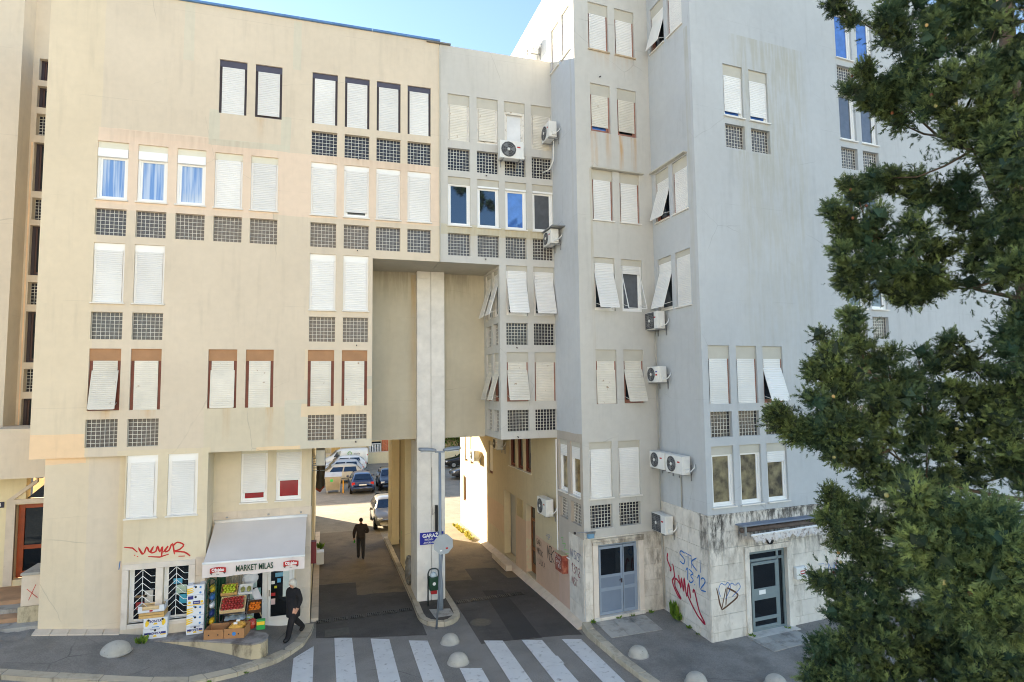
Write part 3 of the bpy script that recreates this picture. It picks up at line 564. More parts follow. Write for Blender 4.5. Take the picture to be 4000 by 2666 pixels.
m_gdoor = mat('door_grey_green', lin(120, 134, 138), .45, .06, 2)
dz = MB(); [dz.box(*q) for q in ((1.38, .06, .12, 1.46, .14, 2.38), (2.72, .06, .12, 2.8, .14, 2.38), (1.46, .06, 2.3, 2.72, .14, 2.38), (1.46, .06, 2.08, 2.72, .14, 2.15), (1.46, .06, .12, 2.72, .14, .18), (2.5, .06, .18, 2.57, .14, 2.3))]
gd = dz.build('entrance_door', m_gdoor, RB, F5, bevel=.003); MB().box(1.46, .1, 2.15, 2.72, .11, 2.3).build('pane', m_shopglass, gd, F5); MB().box(2.57, .1, .18, 2.72, .11, 2.08).build('pane', m_shopglass, gd, F5)
lf = MB(); [lf.box(*q) for q in ((1.5, .03, .2, 1.58, .09, 2.06), (2.4, .03, .2, 2.48, .09, 2.06), (1.58, .03, .42, 2.4, .09, .52), (1.58, .03, 1.0, 2.4, .09, 1.32), (1.58, .03, 1.98, 2.4, .09, 2.06), (1.58, .03, .2, 2.4, .09, .28))]
l = lf.build('door_leaf', m_gdoor, RB, F5, bevel=.003); MB().box(1.58, .05, .28, 2.4, .06, .42).build('pane', m_shopglass, l, F5); MB().box(1.58, .05, .52, 2.4, .06, 1.0).build('pane', m_shopglass, l, F5); MB().box(1.58, .05, 1.32, 2.4, .06, 1.98).build('pane', m_shopglass, l, F5)
MB().box(1.76, .022, 1.15, 2.0, .028, 1.27).build('paper_notice', m_pvc, l, F5)
MB().box(1.2, -.3, -.02, 2.95, .1, .13).build('doorstep', m_stone, RB, F5)
# ================================================================== pillar and piers
for (a, b, root) in ((3.10, 3.57, LB), (3.585, 4.05, RB)):
    mb = MB(); mb.box(a+.012, 20.735, -.3, b-.012, 21.3, 11.28); mb.build('pillar', m_pillar, root)
    z = .1; k = 0
    while z < 11.27:
        z2 = min(11.275, z+(1.13 if k else .75)); MB().box(a, 20.72, z+.003, b, 20.74, z2-.003).build('pillar_slab', m_pillar, root)
        xs = (a, a+.014) if root is LB else (b-.014, b)
        MB().box(xs[0], 20.742, z+.003, xs[1], 21.05 if z > 5 else 22.2, z2-.003).build('pillar_slab', m_pillar, root); z = z2; k += 1
    MB().box(a+.016, 21.3, -.5, b-.016, 22.2, 5.46).build('pier', m_far, root)
    for (y0, y1) in ((24.7, 26.1), (29.4, 31.0)): MB().box(a+.1, y0, -.8, b-.02, y1, 5.46).build('pier', m_far, root)
# ================================================================== GROUND
def zr(x, y):
    """street level: the side street climbs to the left, the passage drops to the car park"""
    l = .157*max(0, min(14, -1.0-x))*max(0, min(1, (24-y)/4)); p = -.38*max(0, min(1, (y-19)/15)); return l+p
def asphalt(name, col, var, speck, patch=None):
    g = G(name); f = g.math('ADD', g.ramp(g.noise(.5, 6), .3, .7, 1-var, 1+var), g.ramp(g.noise(160, 2), .35, .65, -speck, speck))
    f = g.math('ADD', f, g.ramp(g.noise(2.2, 5), .4, .7, .04, -.1)); f = g.math('ADD', f, g.ramp(g.noise(30, 3), .35, .65, -.13, .13))
    c = g.val(rgba(col), f)
    if patch: c = g.mix(g.ramp(g.noise(.9, 6, None, .65), .5, .68, 0, .75), c, rgba(patch))
    cr = g.n('TexVoronoi', {'Vector': g.mix(.12, g.pos, g.n('TexNoise', {'Vector': g.pos, 'Scale': 1.5}).outputs[1]), 'Scale': .45}, feature='DISTANCE_TO_EDGE').outputs[0]
    c = g.mix(g.math('MULTIPLY', g.math('LESS_THAN', cr, .006), g.ramp(g.noise(.35, 3), .56, .66, 0, .35)), c, rgba(lin(40, 38, 36)))
    vz = g.n('TexVoronoi', {'Vector': g.pos, 'Scale': 9.}).outputs[0]
    c = g.mix(g.math('MULTIPLY', g.math('LESS_THAN', vz, .045), .8), c, rgba(lin(200, 198, 190)))
    g.set(g.b.inputs['Base Color'], c); g.b.inputs['Roughness'].default_value = .88
    g.bump(g.noise(190, 2), .006, .6); MATS[name] = g.m; return g.m
m_road = asphalt('asphalt_street', lin(134, 130, 124), .2, .32)
m_newtar = asphalt('asphalt_dark', lin(84, 80, 76), .28, .22, lin(62, 59, 56))
m_oldtar = asphalt('asphalt_worn_brown', lin(124, 112, 94), .14, .14, lin(86, 79, 68))
m_lot = asphalt('asphalt_car_park', lin(142, 133, 118), .12, .1, lin(120, 112, 98))
m_walk = asphalt('asphalt_pavement', lin(134, 130, 124), .22, .26, lin(104, 100, 95))
def grid(name, x0, x1, y0, y1, st, m, fn=zr, off=0., parent=None):
    xs = np.append(np.arange(x0, x1, st), x1); ys = np.append(np.arange(y0, y1, st), y1); mb = MB()
    mb.v = [(x, y, fn(x, y)+off) for y in ys for x in xs]; n = len(xs)
    mb.f = [(j*n+i, j*n+i+1, (j+1)*n+i+1, (j+1)*n+i) for j in range(len(ys)-1) for i in range(n-1)]; mb.m = [0]*len(mb.f)
    return mb.build(name, m, parent)
def strip(name, A, B, m, off, parent=None, n=8, fn=zr):
    """sheet between two polylines A and B (same count), draped on the street"""
    mb = MB()
    if len(A) == 2: A, B = ([tuple(Vector(L[0]).lerp(Vector(L[1]), i/12)) for i in range(13)] for L in (A, B))
    k = len(A)
    for a, b in zip(A, B):
        for t in range(n+1):
            x = a[0]+(b[0]-a[0])*t/n; y = a[1]+(b[1]-a[1])*t/n+(random.uniform(-.07, .07) if name == 'asphalt_patch' and len(mb.v) < n+1 else 0); mb.v.append((x, y, fn(x, y)+off))
    mb.f = [(i*(n+1)+t, i*(n+1)+t+1, (i+1)*(n+1)+t+1, (i+1)*(n+1)+t) for i in range(k-1) for t in range(n)]; mb.m = [0]*len(mb.f)
    return mb.build(name, m, parent)
road = tag(grid('road', -16, 24, 2, 34, 1, m_road), kind='structure')
tag(grid('ground', -120, 120, 34, 260, 8, m_lot), kind='structure')
g0 = MB(); g0.quad((-120, -120, -.06), (120, -120, -.06), (120, 2, -.06), (-120, 2, -.06)); g0.quad((24, 2, -.06), (120, 2, -.06), (120, 34, -.42), (24, 34, -.42)); g0.quad((-120, 2, 1.6), (-16, 2, 2.1), (-16, 34, -.4), (-120, 34, -.4)); tag(g0.build('ground', m_walk), kind='structure')
# darker asphalt laid in the passages, worn strips further in
strip('asphalt_patch', [(-.1, 19.0), (-.1, 24.4)], [(3.0, 18.1), (3.0, 24.0)], m_newtar, .004, road)
strip('asphalt_patch', [(-.1, 24.4), (-.1, 34)], [(3.0, 24.0), (3.0, 34)], m_oldtar, .004, road)
strip('asphalt_patch', [(1.25, 22.6), (1.35, 26.8)], [(2.98, 22.4), (2.98, 26.8)], m_oldtar, .008, road)
strip('asphalt_patch', [(4.35, 17.0), (4.35, 23.2)], [(7.3, 16.7), (7.3, 22.6)], m_newtar, .004, road)
strip('asphalt_patch', [(4.35, 23.2), (4.35, 34)], [(7.3, 22.6), (7.3, 34)], m_oldtar, .004, road)
strip('asphalt_patch', [(5.5, 22.2), (5.6, 24.5)], [(6.9, 21.6), (6.8, 24.2)], m_newtar, .008, road)
strip('asphalt_patch', [(5.3, 17.0), (5.55, 21.5)], [(6.1, 16.85), (6.25, 21.3)], asphalt('asphalt_trench', lin(62, 59, 57), .15, .12), .008, road)
# zebra crossing
m_paint = mat('road_paint', lin(214, 214, 212), .75, .06, 2, dirt=lin(136, 133, 128), dsc=7, dlo=.57, dhi=.8, bump=.4, bsc=150)
for (a, b, y0, sl) in ((-.66, -.15, 18.1, 1.25), (.41, .9, 18.72, -.35), (1.41, 1.92, 18.3, -.45), (2.44, 2.95, 17.82, -.4), (3.45, 3.99, 15.68, -.35), (4.47, 4.98, 17.1, -.35), (5.5, 6.05, 16.78, -.35), (6.6, 7.12, 16.46, -.35)):
    e = sl*(b-a)/2; yb = 12.6-.35*(a-1)
    strip('zebra_stripe', [(a, yb), (a, y0-e)], [(b, yb), (b, y0+e)], m_paint, .006 if a < 4 else .012, road, 2)
# drain gratings and covers
m_iron = mat('cast_iron', lin(88, 85, 78), .6, .2, 9, metal=.2); m_hole = mat('drain_dark', lin(10, 10, 10), .9)
def grate(x, y, w=.44, d=.26):
    z = zr(x, y); mb = MB(); M = T(x, y, z+.018)
    o = MB().box(-w/2, -d/2, -.012, w/2, d/2, -.002).build('drain_grate', m_hole, road, M)
    for q in ((-w/2, -d/2, w/2, -d/2+.018), (-w/2, d/2-.018, w/2, d/2), (-w/2, -d/2, -w/2+.02, d/2), (w/2-.02, -d/2, w/2, d/2), (-w/2, -.012, w/2, .012)): mb.box(q[0], q[1], -.002, q[2], q[3], .006)
    for k in range(6): mb.box(-w/2+.055+k*.066, -d/2, -.001, -w/2+.075+k*.066, d/2, .005)
    mb.build('grating', m_iron, o, M)
for k in range(6): grate(.12+k*.51, 20.3+k*.03)
for k in range(5): grate(4.62+k*.5, 20.58+k*.03)
def cover(mb, name, M): return mb.build(name, m_iron, road, M)
mh = MB(); mh.lathe([(.32, 0), (.32, .008), (.29, .009), (.285, .004), (.26, .004), (.25, .009), (.05, .009)], 28); cover(mh, 'manhole_cover', T(4.72, 18.52, zr(4.7, 18.5)+.005))
hc = MB(); hc.box(-.35, -.29, 0, .35, .29, .004)
for k in range(11): hc.box(-.34, -.27+k*.052, .004, .34, -.245+k*.052, .010)
cover(hc, 'hatch_cover', T(.5, 19.2, .008))
hc2 = MB(); hc2.box(-.26, -.24, 0, .26, .24, .004); hc2.build('hatch_cover', m_paint, road, T(5.83, 15.35, .016))
# kerbs
def kerb(name, pts, wid, hgt, inward, m=m_kerb, fn=zr, lmin=.8, lmax=1.15, kind='structure', gap=.006):
    root = tag(put(name, None, None, T(pts[0][0], pts[0][1], fn(*pts[0]))), kind=kind)
    P = [Vector((*p, 0)) for p in pts]; out = [P[0]]
    for a, b in zip(P, P[1:]):
        n = max(1, round((b-a).length/random.uniform(lmin, lmax)))
        out += [a+(b-a)*(i+1)/n for i in range(n)]
    nrm = []
    for i in range(len(out)):
        t = (out[min(i+1, len(out)-1)]-out[max(i-1, 0)]).normalized(); nrm.append(Vector((-t.y, t.x, 0))*inward)
    for i in range(len(out)-1):
        a, b = out[i], out[i+1]; d = (b-a).normalized()*gap; a = a+d; b = b-d; q = [a, b, b+nrm[i+1]*wid, a+nrm[i]*wid]; j = random.uniform(-.006, .006)
        v = [(p.x, p.y, fn(p.x, p.y)-.2) for p in q]+[(p.x+n.x*(.012 if k < 2 else 0), p.y+n.y*(.012 if k < 2 else 0), fn(p.x, p.y)+hgt+j) for k, (p, n) in enumerate(zip(q, (nrm[i], nrm[i+1], nrm[i+1], nrm[i])))]
        MB().add(v, [(0, 3, 2, 1), (4, 5, 6, 7), (0, 1, 5, 4), (1, 2, 6, 5), (2, 3, 7, 6), (3, 0, 4, 7)]).build('kerb_stone', m, root, bevel=.012)
    return root
KL = [(-14, 16.75), (-10, 16.7), (-6.71, 16.56), (-5.67, 16.4), (-4.76, 16.3), (-3.7, 16.2), (-2.9, 16.22), (-2.54, 16.42), (-1.92, 16.8), (-1.48, 17.2), (-1.14, 17.5), (-.73, 18.0), (-.42, 18.5), (-.24, 19.2), (-.15, 19.9)]
kerb('kerb', KL, .3, .12, 1, lmin=.9, lmax=1.3)
pin = [(-14, 23), (-10, 23), (-7.2, 19.3), (-6, 19.4), (-5, 19.3), (-4, 19.3), (-3.4, 19.9), (-3.0, 20.1), (-2.4, 20.2), (-2.0, 20.2), (-1.6, 20.2), (-1.2, 20.2), (-.8, 20.2), (-.5, 20.2), (-.32, 20.2)]
pavement = tag(strip('pavement', KL, pin, m_walk, .112, None, 12), kind='structure')
kerb('kerb', [(-.28, 20.4), (-.28, 34)], .24, .1, -1, m_tiles)
KR = [(7.42, 17.0), (7.35, 16.5), (7.38, 15.7), (7.41, 14.8), (7.5, 13.8), (7.58, 13.2), (8.2, 11.6), (9.6, 9.9), (12, 8.6), (20, 7)]
zw = lambda x, y: max(0, min(1, (y-14.8)/2.2))*.1
kerb('kerb', KR, .26, .12, 1, fn=zw, lmin=.7, lmax=1.1)
pavr = tag(strip('pavement', [(x+.2, y) for x, y in KR], [(10.3, 17.2), (10.3, 17.1), (10.33, 16.5), (10.33, 15.8), (11, 14.85), (13, 14.95), (16, 15.2), (20, 15.5), (24, 15.8), (28, 16)], m_walk, .112, None, 12, fn=zw), kind='structure')
# sloping white base stones along the corner and the right passage wall
def apron(F, s0, s1, zf, wid=.3, hh=.16, n=8, parent=None, m=m_tiles, name='base_stone'):
    for k in range(n):
        a, b = s0+(s1-s0)*k/n+.006, s0+(s1-s0)*(k+1)/n-.006; za, zb = zf(a), zf(b)
        MB().add([(a, 0, za+hh), (b, 0, zb+hh), (b, -wid, zb+.02), (a, -wid, za+.02), (a, 0, za-.1), (b, 0, zb-.1), (b, -wid, zb-.1), (a, -wid, za-.1)], [(0, 3, 2, 1), (3, 7, 6, 2), (0, 4, 7, 3), (1, 2, 6, 5), (0, 1, 5, 4)]).build(name, m, parent, F, bevel=.008)
apron(FG, -.05, 1.86, lambda s: .112+.157*(6.0-s), .32, .05, 5, LB)
apron(F2, Y2(29), Y2(17.02), lambda s: zr(7.3, 34-s), .24, .17, 17, RB)
MB().box(Y2(25.6), -.5, -.1, Y2(23.5), -.24, .12).build('ramp_step', m_tiles, RB, F2, bevel=.01)
# island round the pillar
isl = [(3.0, 31.2), (2.98, 28), (2.97, 24), (2.96, 21), (2.93, 19.5), (2.97, 19.12), (3.12, 18.8), (3.35, 18.62), (3.6, 18.55), (3.86, 18.64), (4.08, 18.86), (4.22, 19.15), (4.26, 19.6), (4.28, 21), (4.3, 22.4), (4.3, 31.2)]
kerb('kerb', isl, .2, .14, 1, lmin=.55, lmax=.95)
MBi = MB(); zi = [(x, y, zr(x, y)+.125) for x, y in isl]
c0 = [(3.16+.0*i, y, zr(3.2, y)+.125) for i, (x, y) in enumerate(isl)]
tag(strip('traffic_island', isl[:8], [(4.2, 31.2), (4.2, 28), (4.2, 24), (4.2, 21), (4.2, 19.5), (4.15, 19.12), (4.0, 18.8), (3.7, 18.66)], m_newtar, .125, None, 6), kind='structure')
strip('concrete_patch', [(3.4, 19.0), (3.35, 19.85)], [(4.02, 19.05), (4.0, 19.7)], m_slab, .131, None, 4).parent = None
bpy.data.objects['concrete_patch']['kind'] = 'structure'
# slabs before the doors
for (q, nm) in ((((7.8, 15.8), (9.46, 15.84), (9.48, 16.9), (7.8, 16.86)), 'a'), (((11.5, 13.7), (13.1, 13.9), (13.1, 14.84), (11.45, 14.68)), 'b')):
    for i in range(3):
        for j in range(2):
            L = lambda u, v: ((q[0][0]*(1-u)+q[1][0]*u)*(1-v)+(q[3][0]*(1-u)+q[2][0]*u)*v, (q[0][1]*(1-u)+q[1][1]*u)*(1-v)+(q[3][1]*(1-u)+q[2][1]*u)*v)
            pp = [L(i/3+.004, j/2+.004), L((i+1)/3-.004, j/2+.004), L((i+1)/3-.004, (j+1)/2-.004), L(i/3+.004, (j+1)/2-.004)]
            MB().add([(x, y, zw(x, y)+.116) for x, y in pp]+[(x, y, zw(x, y)+.128) for x, y in pp], [(4, 5, 6, 7), (0, 1, 5, 4), (1, 2, 6, 5), (2, 3, 7, 6), (3, 0, 4, 7)]).build('paving_slab', m_slab, pavr)
# shop platform with rounded end
pl = [(-5.08, 19.0), (-4.9, 18.78), (-4.61, 18.67), (-3.9, 18.51), (-2.95, 18.17), (-2.19, 17.8), (-1.95, 17.63), (-1.7, 17.53), (-1.47, 17.58), (-1.34, 17.76), (-1.32, 18.0), (-1.42, 18.2), (-1.7, 18.42), (-2.2, 19.0), (-2.6, 19.95), (-3.04, 19.98), (-3.06, 19.0)]
plat = tag(MB().prism(pl, -.1, .58).build('raised_platform', m_plat), kind='structure')
cp = [(x*1.0, y) for x, y in pl]; cen = (-3, 18.7)
MB().prism([(x+(x-cen[0])*.012, y+(y-cen[1])*.03) for x, y in pl[:13]]+pl[13:], .582, .625).build('coping', m_platop, plat, bevel=.01)
# entrance steps and pedestal at the far left
st = tag(put('entrance_steps', None, None, T(-9, 21, 1.5)), kind='structure')
m_terra = mat('step_terracotta', lin(178, 142, 110), .8, .15, 3)
for k in range(4): MB().box(-14, 19.2+k*.45, .3, -6.98, 22.0, 1.15+k*.11).build('step', m_terra if k % 2 else m_slab, st)
ped = thing('stone_pedestal', 'short pale stone pedestal with a red scribble beside the entrance steps', 'pedestal', (-7.4, 19.8, 1.0))
MB().box(-7.62, 19.55, .8, -7.0, 20.3, 1.55).build('lower_block', m_plat, ped, bevel=.01); MB().box(-7.58, 19.6, 1.553, -7.0, 20.3, 2.35).build('block', m_tiles, ped, bevel=.01); MB().box(-7.6, 19.57, 2.353, -7.0, 20.6, 2.42).build('cap', m_slab, ped, bevel=.01)
# ================================================================== BACKGROUND
m_rubble = stone('rubble_stone', lin(206, 186, 146), lin(150, 128, 90), .5, .7, .1)
hb = thing('stone_house', 'low house of pale rubble stone with wooden shutters behind the car park wall', 'house', (4, 66, -.4))
for i in range(9):
    pass
MB().box(-5.5, 66.2, -.5, 16, 76, 7.6).build('wall', m_rubble, hb)
MB().box(-5.9, 65.9, 7.6, 16.4, 76.3, 7.85).build('roof', mat('roof_tiles', lin(170, 110, 80), .8, .2, 4), hb)
for r in range(7):
    x = -1.0
    while x < 7.5:
        wd = random.uniform(.25, .55); zz = .25+r*.3+random.uniform(-.03, .03)
        if not (4.6 < x+wd/2 < 6.9 or (.75 < x+wd and x < 2.0 and zz < 1.6)): MB().box(x+.012, 66.16, zz, x+wd-.012, 66.22, zz+.27).build('stone', m_rubble, hb, bevel=.02)
        x += wd
for (x0, x1, z0, z1) in ((.95, 1.85, .4, 1.7), (-2.6, -1.8, 3.5, 5), (.95, 1.8, 3.5, 5), (9.5, 10.3, .6, 2), (12, 12.9, .6, 2)):
    o = MB().box(x0-.08, 66.1, z0-.08, x1+.08, 66.18, z1+.08).build('window', m_tiles, hb); MB().box(x0, 66.06, z0, (x0+x1)/2-.01, 66.1, z1).build('shutter', mat('shutter_ochre', lin(200, 160, 90), .7, .15), o); MB().box((x0+x1)/2+.01, 66.06, z0, x1, 66.1, z1).build('shutter', MATS['shutter_ochre'], o)
dg = MB().box(4.75, 66.1, -.4, 6.0, 66.18, 1.6).build('door', m_shopglass, hb); gg = MB(); [gg.box(4.75+k*.17, 66.05, -.3, 4.83+k*.17, 66.09, 1.3) for k in range(8)]; gg.box(4.75, 66.05, 1.33, 6.0, 66.09, 1.4); gg.build('grille', m_pvc, dg)
bp = [(6.1+.17*i, .3+.085*j) for j in range(18) for i in range(4)]
mbk = MB().box(6.08, 66.05, -.4, 6.8, 66.16, 2).build('brick_pillar', m_tiles, hb)
for (x, z) in bp: MB().box(x+.006, 66.01, z+.006, x+.164, 66.06, z+.079).build('brick', mat('brick_red', lin(196, 108, 70), .8, .2, 6, rnd=.12), mbk)
tw = thing('apartment_building', 'taller cream apartment block rising behind the left end of the car park', 'building', (-20, 70, -.4)); MB().box(-45, 66.5, -.5, -6.2, 80, 10.9).build('wall', m_far, tw); MB().box(-45.2, 66.3, 10.9, -6, 80.2, 11.1).build('roof', m_slab, tw)
for fl in range(3):
    for k in range(12): o = MB().box(-43+k*3, 66.44, .8+fl*3.2, -41.8+k*3, 66.52, 2.4+fl*3.2).build('window', m_pvc, tw); MB().box(-42.9+k*3, 66.41, .9+fl*3.2, -41.9+k*3, 66.45, 2.3+fl*3.2).build('pane', m_pane, o)
gwall = thing('garden_wall', 'low cream boundary wall along the far edge of the car park', 'wall', (5, 63.5, -.4)); MB().box(-6, 63.4, -.6, 16, 63.65, .72).build('wall_body', m_far, gwall); MB().box(-6, 63.36, .722, 16, 63.69, .8).build('coping', m_tiles, gwall)

ob = thing('apartment_building', 'sunlit cream block across the street, mirrored in the bridge and facade windows', 'building', (-3, -13, 0))
MB().box(-11, -25, -.1, 4, -12.5, 22).build('wall', m_opp, ob); MB().box(-11.2, -25.2, 22, 4.2, -12.3, 22.3).build('roof', m_slab, ob)
for fl in range(7):
    for k in range(6): o = MB().box(-10+k*2.3, -12.5, 1.2+fl*3, -8.9+k*2.3, -12.44, 2.8+fl*3).build('window', m_pvc, ob); MB().box(-9.9+k*2.3, -12.45, 1.3+fl*3, -9.0+k*2.3, -12.42, 2.7+fl*3).build('pane', m_pane, o)
# ================================================================== WALL FITTINGS
m_acw = mat('ac_white', lin(226, 226, 222), .4, .05, 3); m_acg = mat('ac_grille', lin(120, 122, 124), .5, .1); m_metal = mat('galvanised', lin(150, 152, 154), .45, .12, 4, metal=.6)
m_blk = mat('black_plastic', lin(26, 26, 28), .5, .1); m_red = mat('red_paint', lin(176, 30, 34), .45, .12, 4); m_green = mat('green_paint', lin(22, 66, 46), .45, .12, 4); m_blue = mat('sign_blue', lin(28, 40, 150), .35, .05)
def make_ac(M, label, w=.8, h=.54, d=.28, style=0, roof=False):
    t = thing('air_conditioner', label, 'air conditioner', group='air conditioner units on the walls', M=M)
    MB().box(0, -.12-d, 0, w, -.12, h).build('casing', m_acw, t, M, bevel=.015)
    fx, fz, fr = w*.36, h*.5, h*.43; q = MB(); q.box(fx-fr-.02, -.126-d, fz-fr-.02, fx+fr+.02, -.12-d+.002, fz+fr+.02) if style == 1 else q.lathe([(fr, 0), (fr, .004)], 20, M=T(fx, -.122-d, fz)@Matrix.Rotation(math.pi/2, 4, 'X'))
    q.build('fan_recess', mat('ac_recess', lin(70, 72, 76), .7), t, M)
    g = MB()
    for rr in (fr, fr*.75, fr*.5, fr*.25): g.tube([(fx+rr*math.cos(a*.5236), -.135-d, fz+rr*math.sin(a*.5236)) for a in range(13)], .005, 4, cap=False)
    for a in range(8): g.tube([(fx+.03*math.cos(a*.785), -.136-d, fz+.03*math.sin(a*.785)), (fx+fr*math.cos(a*.785), -.136-d, fz+fr*math.sin(a*.785))], .005, 4)
    if style == 1:
        for k in range(9): g.box(fx-fr, -.14-d, fz-fr+.02+k*fr*.23, fx+fr, -.134-d, fz-fr+.03+k*fr*.23)
    g.build('fan_grille', m_acg, t, M)
    b = MB()
    for a in range(3):
        an = a*2.094; c, s_ = math.cos(an), math.sin(an); b.add([(fx+.03*c, -.13-d, fz+.03*s_), (fx+fr*.9*math.cos(an-.3), -.131-d, fz+fr*.9*math.sin(an-.3)), (fx+fr*.9*math.cos(an+.5), -.129-d, fz+fr*.9*math.sin(an+.5))], [(0, 1, 2)])
    b.build('fan_blades', m_acg, t, M); MB().lathe([(.05, 0), (.045, .02), (.01, .03)], 10, M=T(fx, -.13-d, fz)@Matrix.Rotation(math.pi/2, 4, 'X')).build('fan_hub', m_acw, t, M)
    MB().box(w, -.12-d+.05, h*.3, w+.02, -.16, h*.85).build('side_cover', m_acw, t, M, bevel=.006); MB().box(w, -.3, .05, w+.06, -.16, h*.3).build('valve_cover', m_acw, t, M, bevel=.01)
    lb = MB().box(w*.72, -.1225-d, h*.62, w*.86, -.119-d, h*.7).build('maker_badge', m_red if style != 2 else m_blue, t, M)
    if style == 2: MB().box(w*.72, -.1225-d, h*.42, w*.86, -.119-d, h*.52).build('maker_badge', m_red, t, M)
    for x in (w*.15, w*.85):
        k = MB(); k.box(x-.015, -.12-d, -.035, x+.015, 0, -.005); k.box(x-.015, -.03, -.2, x+.015, 0, .25); k.build('bracket', m_metal, t, M)
    MB().tube([(w+.03, -.22, .12), (w+.1, -.18, .1), (w+.12, -.08, .2), (w+.06, -.02, .3)], .018, 6).build('pipe', m_acw, t, M, smooth=True)
    if roof: MB().box(-.1, -.45, h+.02, w+.3, 0, h+.05).build('rain_cover', m_metal, t, M)
    return t
make_ac(FL@T(5.53, 0, 14.82), 'air conditioner hanging below the boarded window on the bridge storey', .83, .6)
make_ac(F2@T(15.04, 0, 15.58), 'topmost air conditioner in the corner beside the bridge windows, hose dangling below', .72, .54)
MB().tube([(7.4, 18.5, 15.55), (7.42, 18.6, 14.9), (7.35, 18.8, 14.65), (7.2, 19.05, 14.6)], .025, 6).build('drain_hose', m_acw, RB, smooth=True)
make_ac(F2@T(15.04, 0, 11.95), 'air conditioner under a small metal rain cover beside the bridge', .72, .48, roof=True)
make_ac(F4@T(.05, 0, 8.98), 'air conditioner with dark grille right under the swung-out shutter in the inner corner', .7, .55, style=1)
make_ac(F4@T(.05, 0, 7.3), 'air conditioner with a blue and red badge halfway down the inner corner', .7, .5, style=2)
make_ac(F4@T(.04, 0, 4.63), 'first of the two air conditioners side by side above the stone base', .85, .52)
make_ac(F4@T(.98, 0, 4.61), 'second of the paired air conditioners, nearer the block corner', .88, .53)
make_ac(F4@T(.05, 0, 2.69), 'lowest air conditioner on the stone base beside the blue-grey door', .8, .55, style=1)
make_ac(F2@T(14.02, 0, 2.88), 'air conditioner over the graffiti at the mouth of the right passage', .85, .56)
make_ac(F2@T(13.4, 0, 19.45), 'sunlit air conditioner on the tower flank above the bridge roof', .7, .5)
make_ac(F2@T(8.35, 0, 4.55), 'air conditioner tucked under the bridge ceiling in the right passage', .7, .45)
make_ac(F2@T(4.05, 0, 3.6), 'sunlit air conditioner at the far end of the right passage wall', .8, .5)
make_ac(FR(-.3, 20, math.pi/2)@T(1.0, 0, 4.72), 'air conditioner high on the wall of the left passage', .8, .5)
# pipes and cables in the inner corner
for P_, r0 in (([(10.25, 17.08, 8.9), (10.22, 17.06, 8.2), (10.25, 17.08, 7.85)], .014), ([(10.24, 17.06, 7.25), (10.24, 17.06, 5.2)], .022), ([(10.24, 17.05, 4.6), (10.24, 17.05, 3.3)], .02), ([(10.26, 17.06, 2.65), (10.26, 17.05, .3)], .025), ([(10.29, 15.95, 4.6), (10.29, 15.95, 3.56)], .02)): MB().tube(P_, r0, 6).build('drain_pipe', mat('pipe_grey', lin(170, 168, 160), .5), RB, smooth=True)
MB().tube([(3.578, 18.97, 18.55), (3.578, 18.97, 11.3)], .02, 6).build('joint_cover', m_greyp, LB)
for (x, z) in ((.98, 11.5), (.98, 8.55), (.98, 5.62), (.98, 14.4)): MB().tube([(x, 19.0, z), (x, 18.92, z-.02)], .018, 6).build('drain_spout', m_dark, LB)
for (x, z) in ((6.15, 5.58), (6.15, 8.52), (5.15, 14.28), (5.1, 11.45), (8.45, 17.2)): MB().tube([(x, 19.0 if x < 7.5 else 17.02, z), (x, 18.92 if x < 7.5 else 16.94, z-.02)], .02, 6).build('drain_spout', m_dark, RB)
# shop awning
aw = thing('awning', 'pale grey shop awning with printed valance over the market door', 'awning', (-1.7, 19.95, 2.3))
m_canvas = mat('awning_canvas', lin(212, 205, 200), .8, .05, 1.2)
cv = MB(); n = 12; A_ = [(-2.98, 19.93, 3.32), (-.42, 19.93, 3.32)]; B_ = [(-3.04, 18.5, 2.52), (-.43, 18.5, 2.5)]
for i in range(n+1):
    for j in range(9):
        t, u = i/n, j/8; a = Vector(A_[0]).lerp(A_[1], t); b = Vector(B_[0]).lerp(B_[1], t); p = a.lerp(b, u); p.z -= .05*math.sin(u*math.pi)*(.8+.2*math.sin(t*9)); cv.v.append(tuple(p))
cv.f = [(i*9+j, i*9+j+1, (i+1)*9+j+1, (i+1)*9+j) for i in range(n) for j in range(8)]; cv.m = [0]*len(cv.f); cv.build('canvas', m_canvas, aw, smooth=True)
MB().tube([(-3.06, 18.49, 2.52), (-.42, 18.49, 2.5)], .035, 8).build('front_bar', m_pvc, aw, smooth=True); MB().tube([(-3.0, 19.95, 3.33), (-.4, 19.95, 3.33)], .05, 8).build('roller_tube', m_pvc, aw, smooth=True)
va = MB(); nn = 24
for i in range(nn+1):
    x = -3.05+2.62*i/nn; d = .012*math.sin(i*1.7); va.v += [(x, 18.47+d, 2.49), (x, 18.47-d*1.5, 2.14+.012*math.sin(i*.9))]
va.f = [(2*i, 2*i+1, 2*i+3, 2*i+2) for i in range(nn)]; va.m = [0]*nn; vo = va.build('valance', mat('valance_canvas', lin(222, 212, 208), .8, .05), aw, smooth=True)
text_mb('MARKET MILAS', .23, sx=.62, bold=.004).build('lettering', m_green, vo, T(-1.74, 18.435, 2.32))
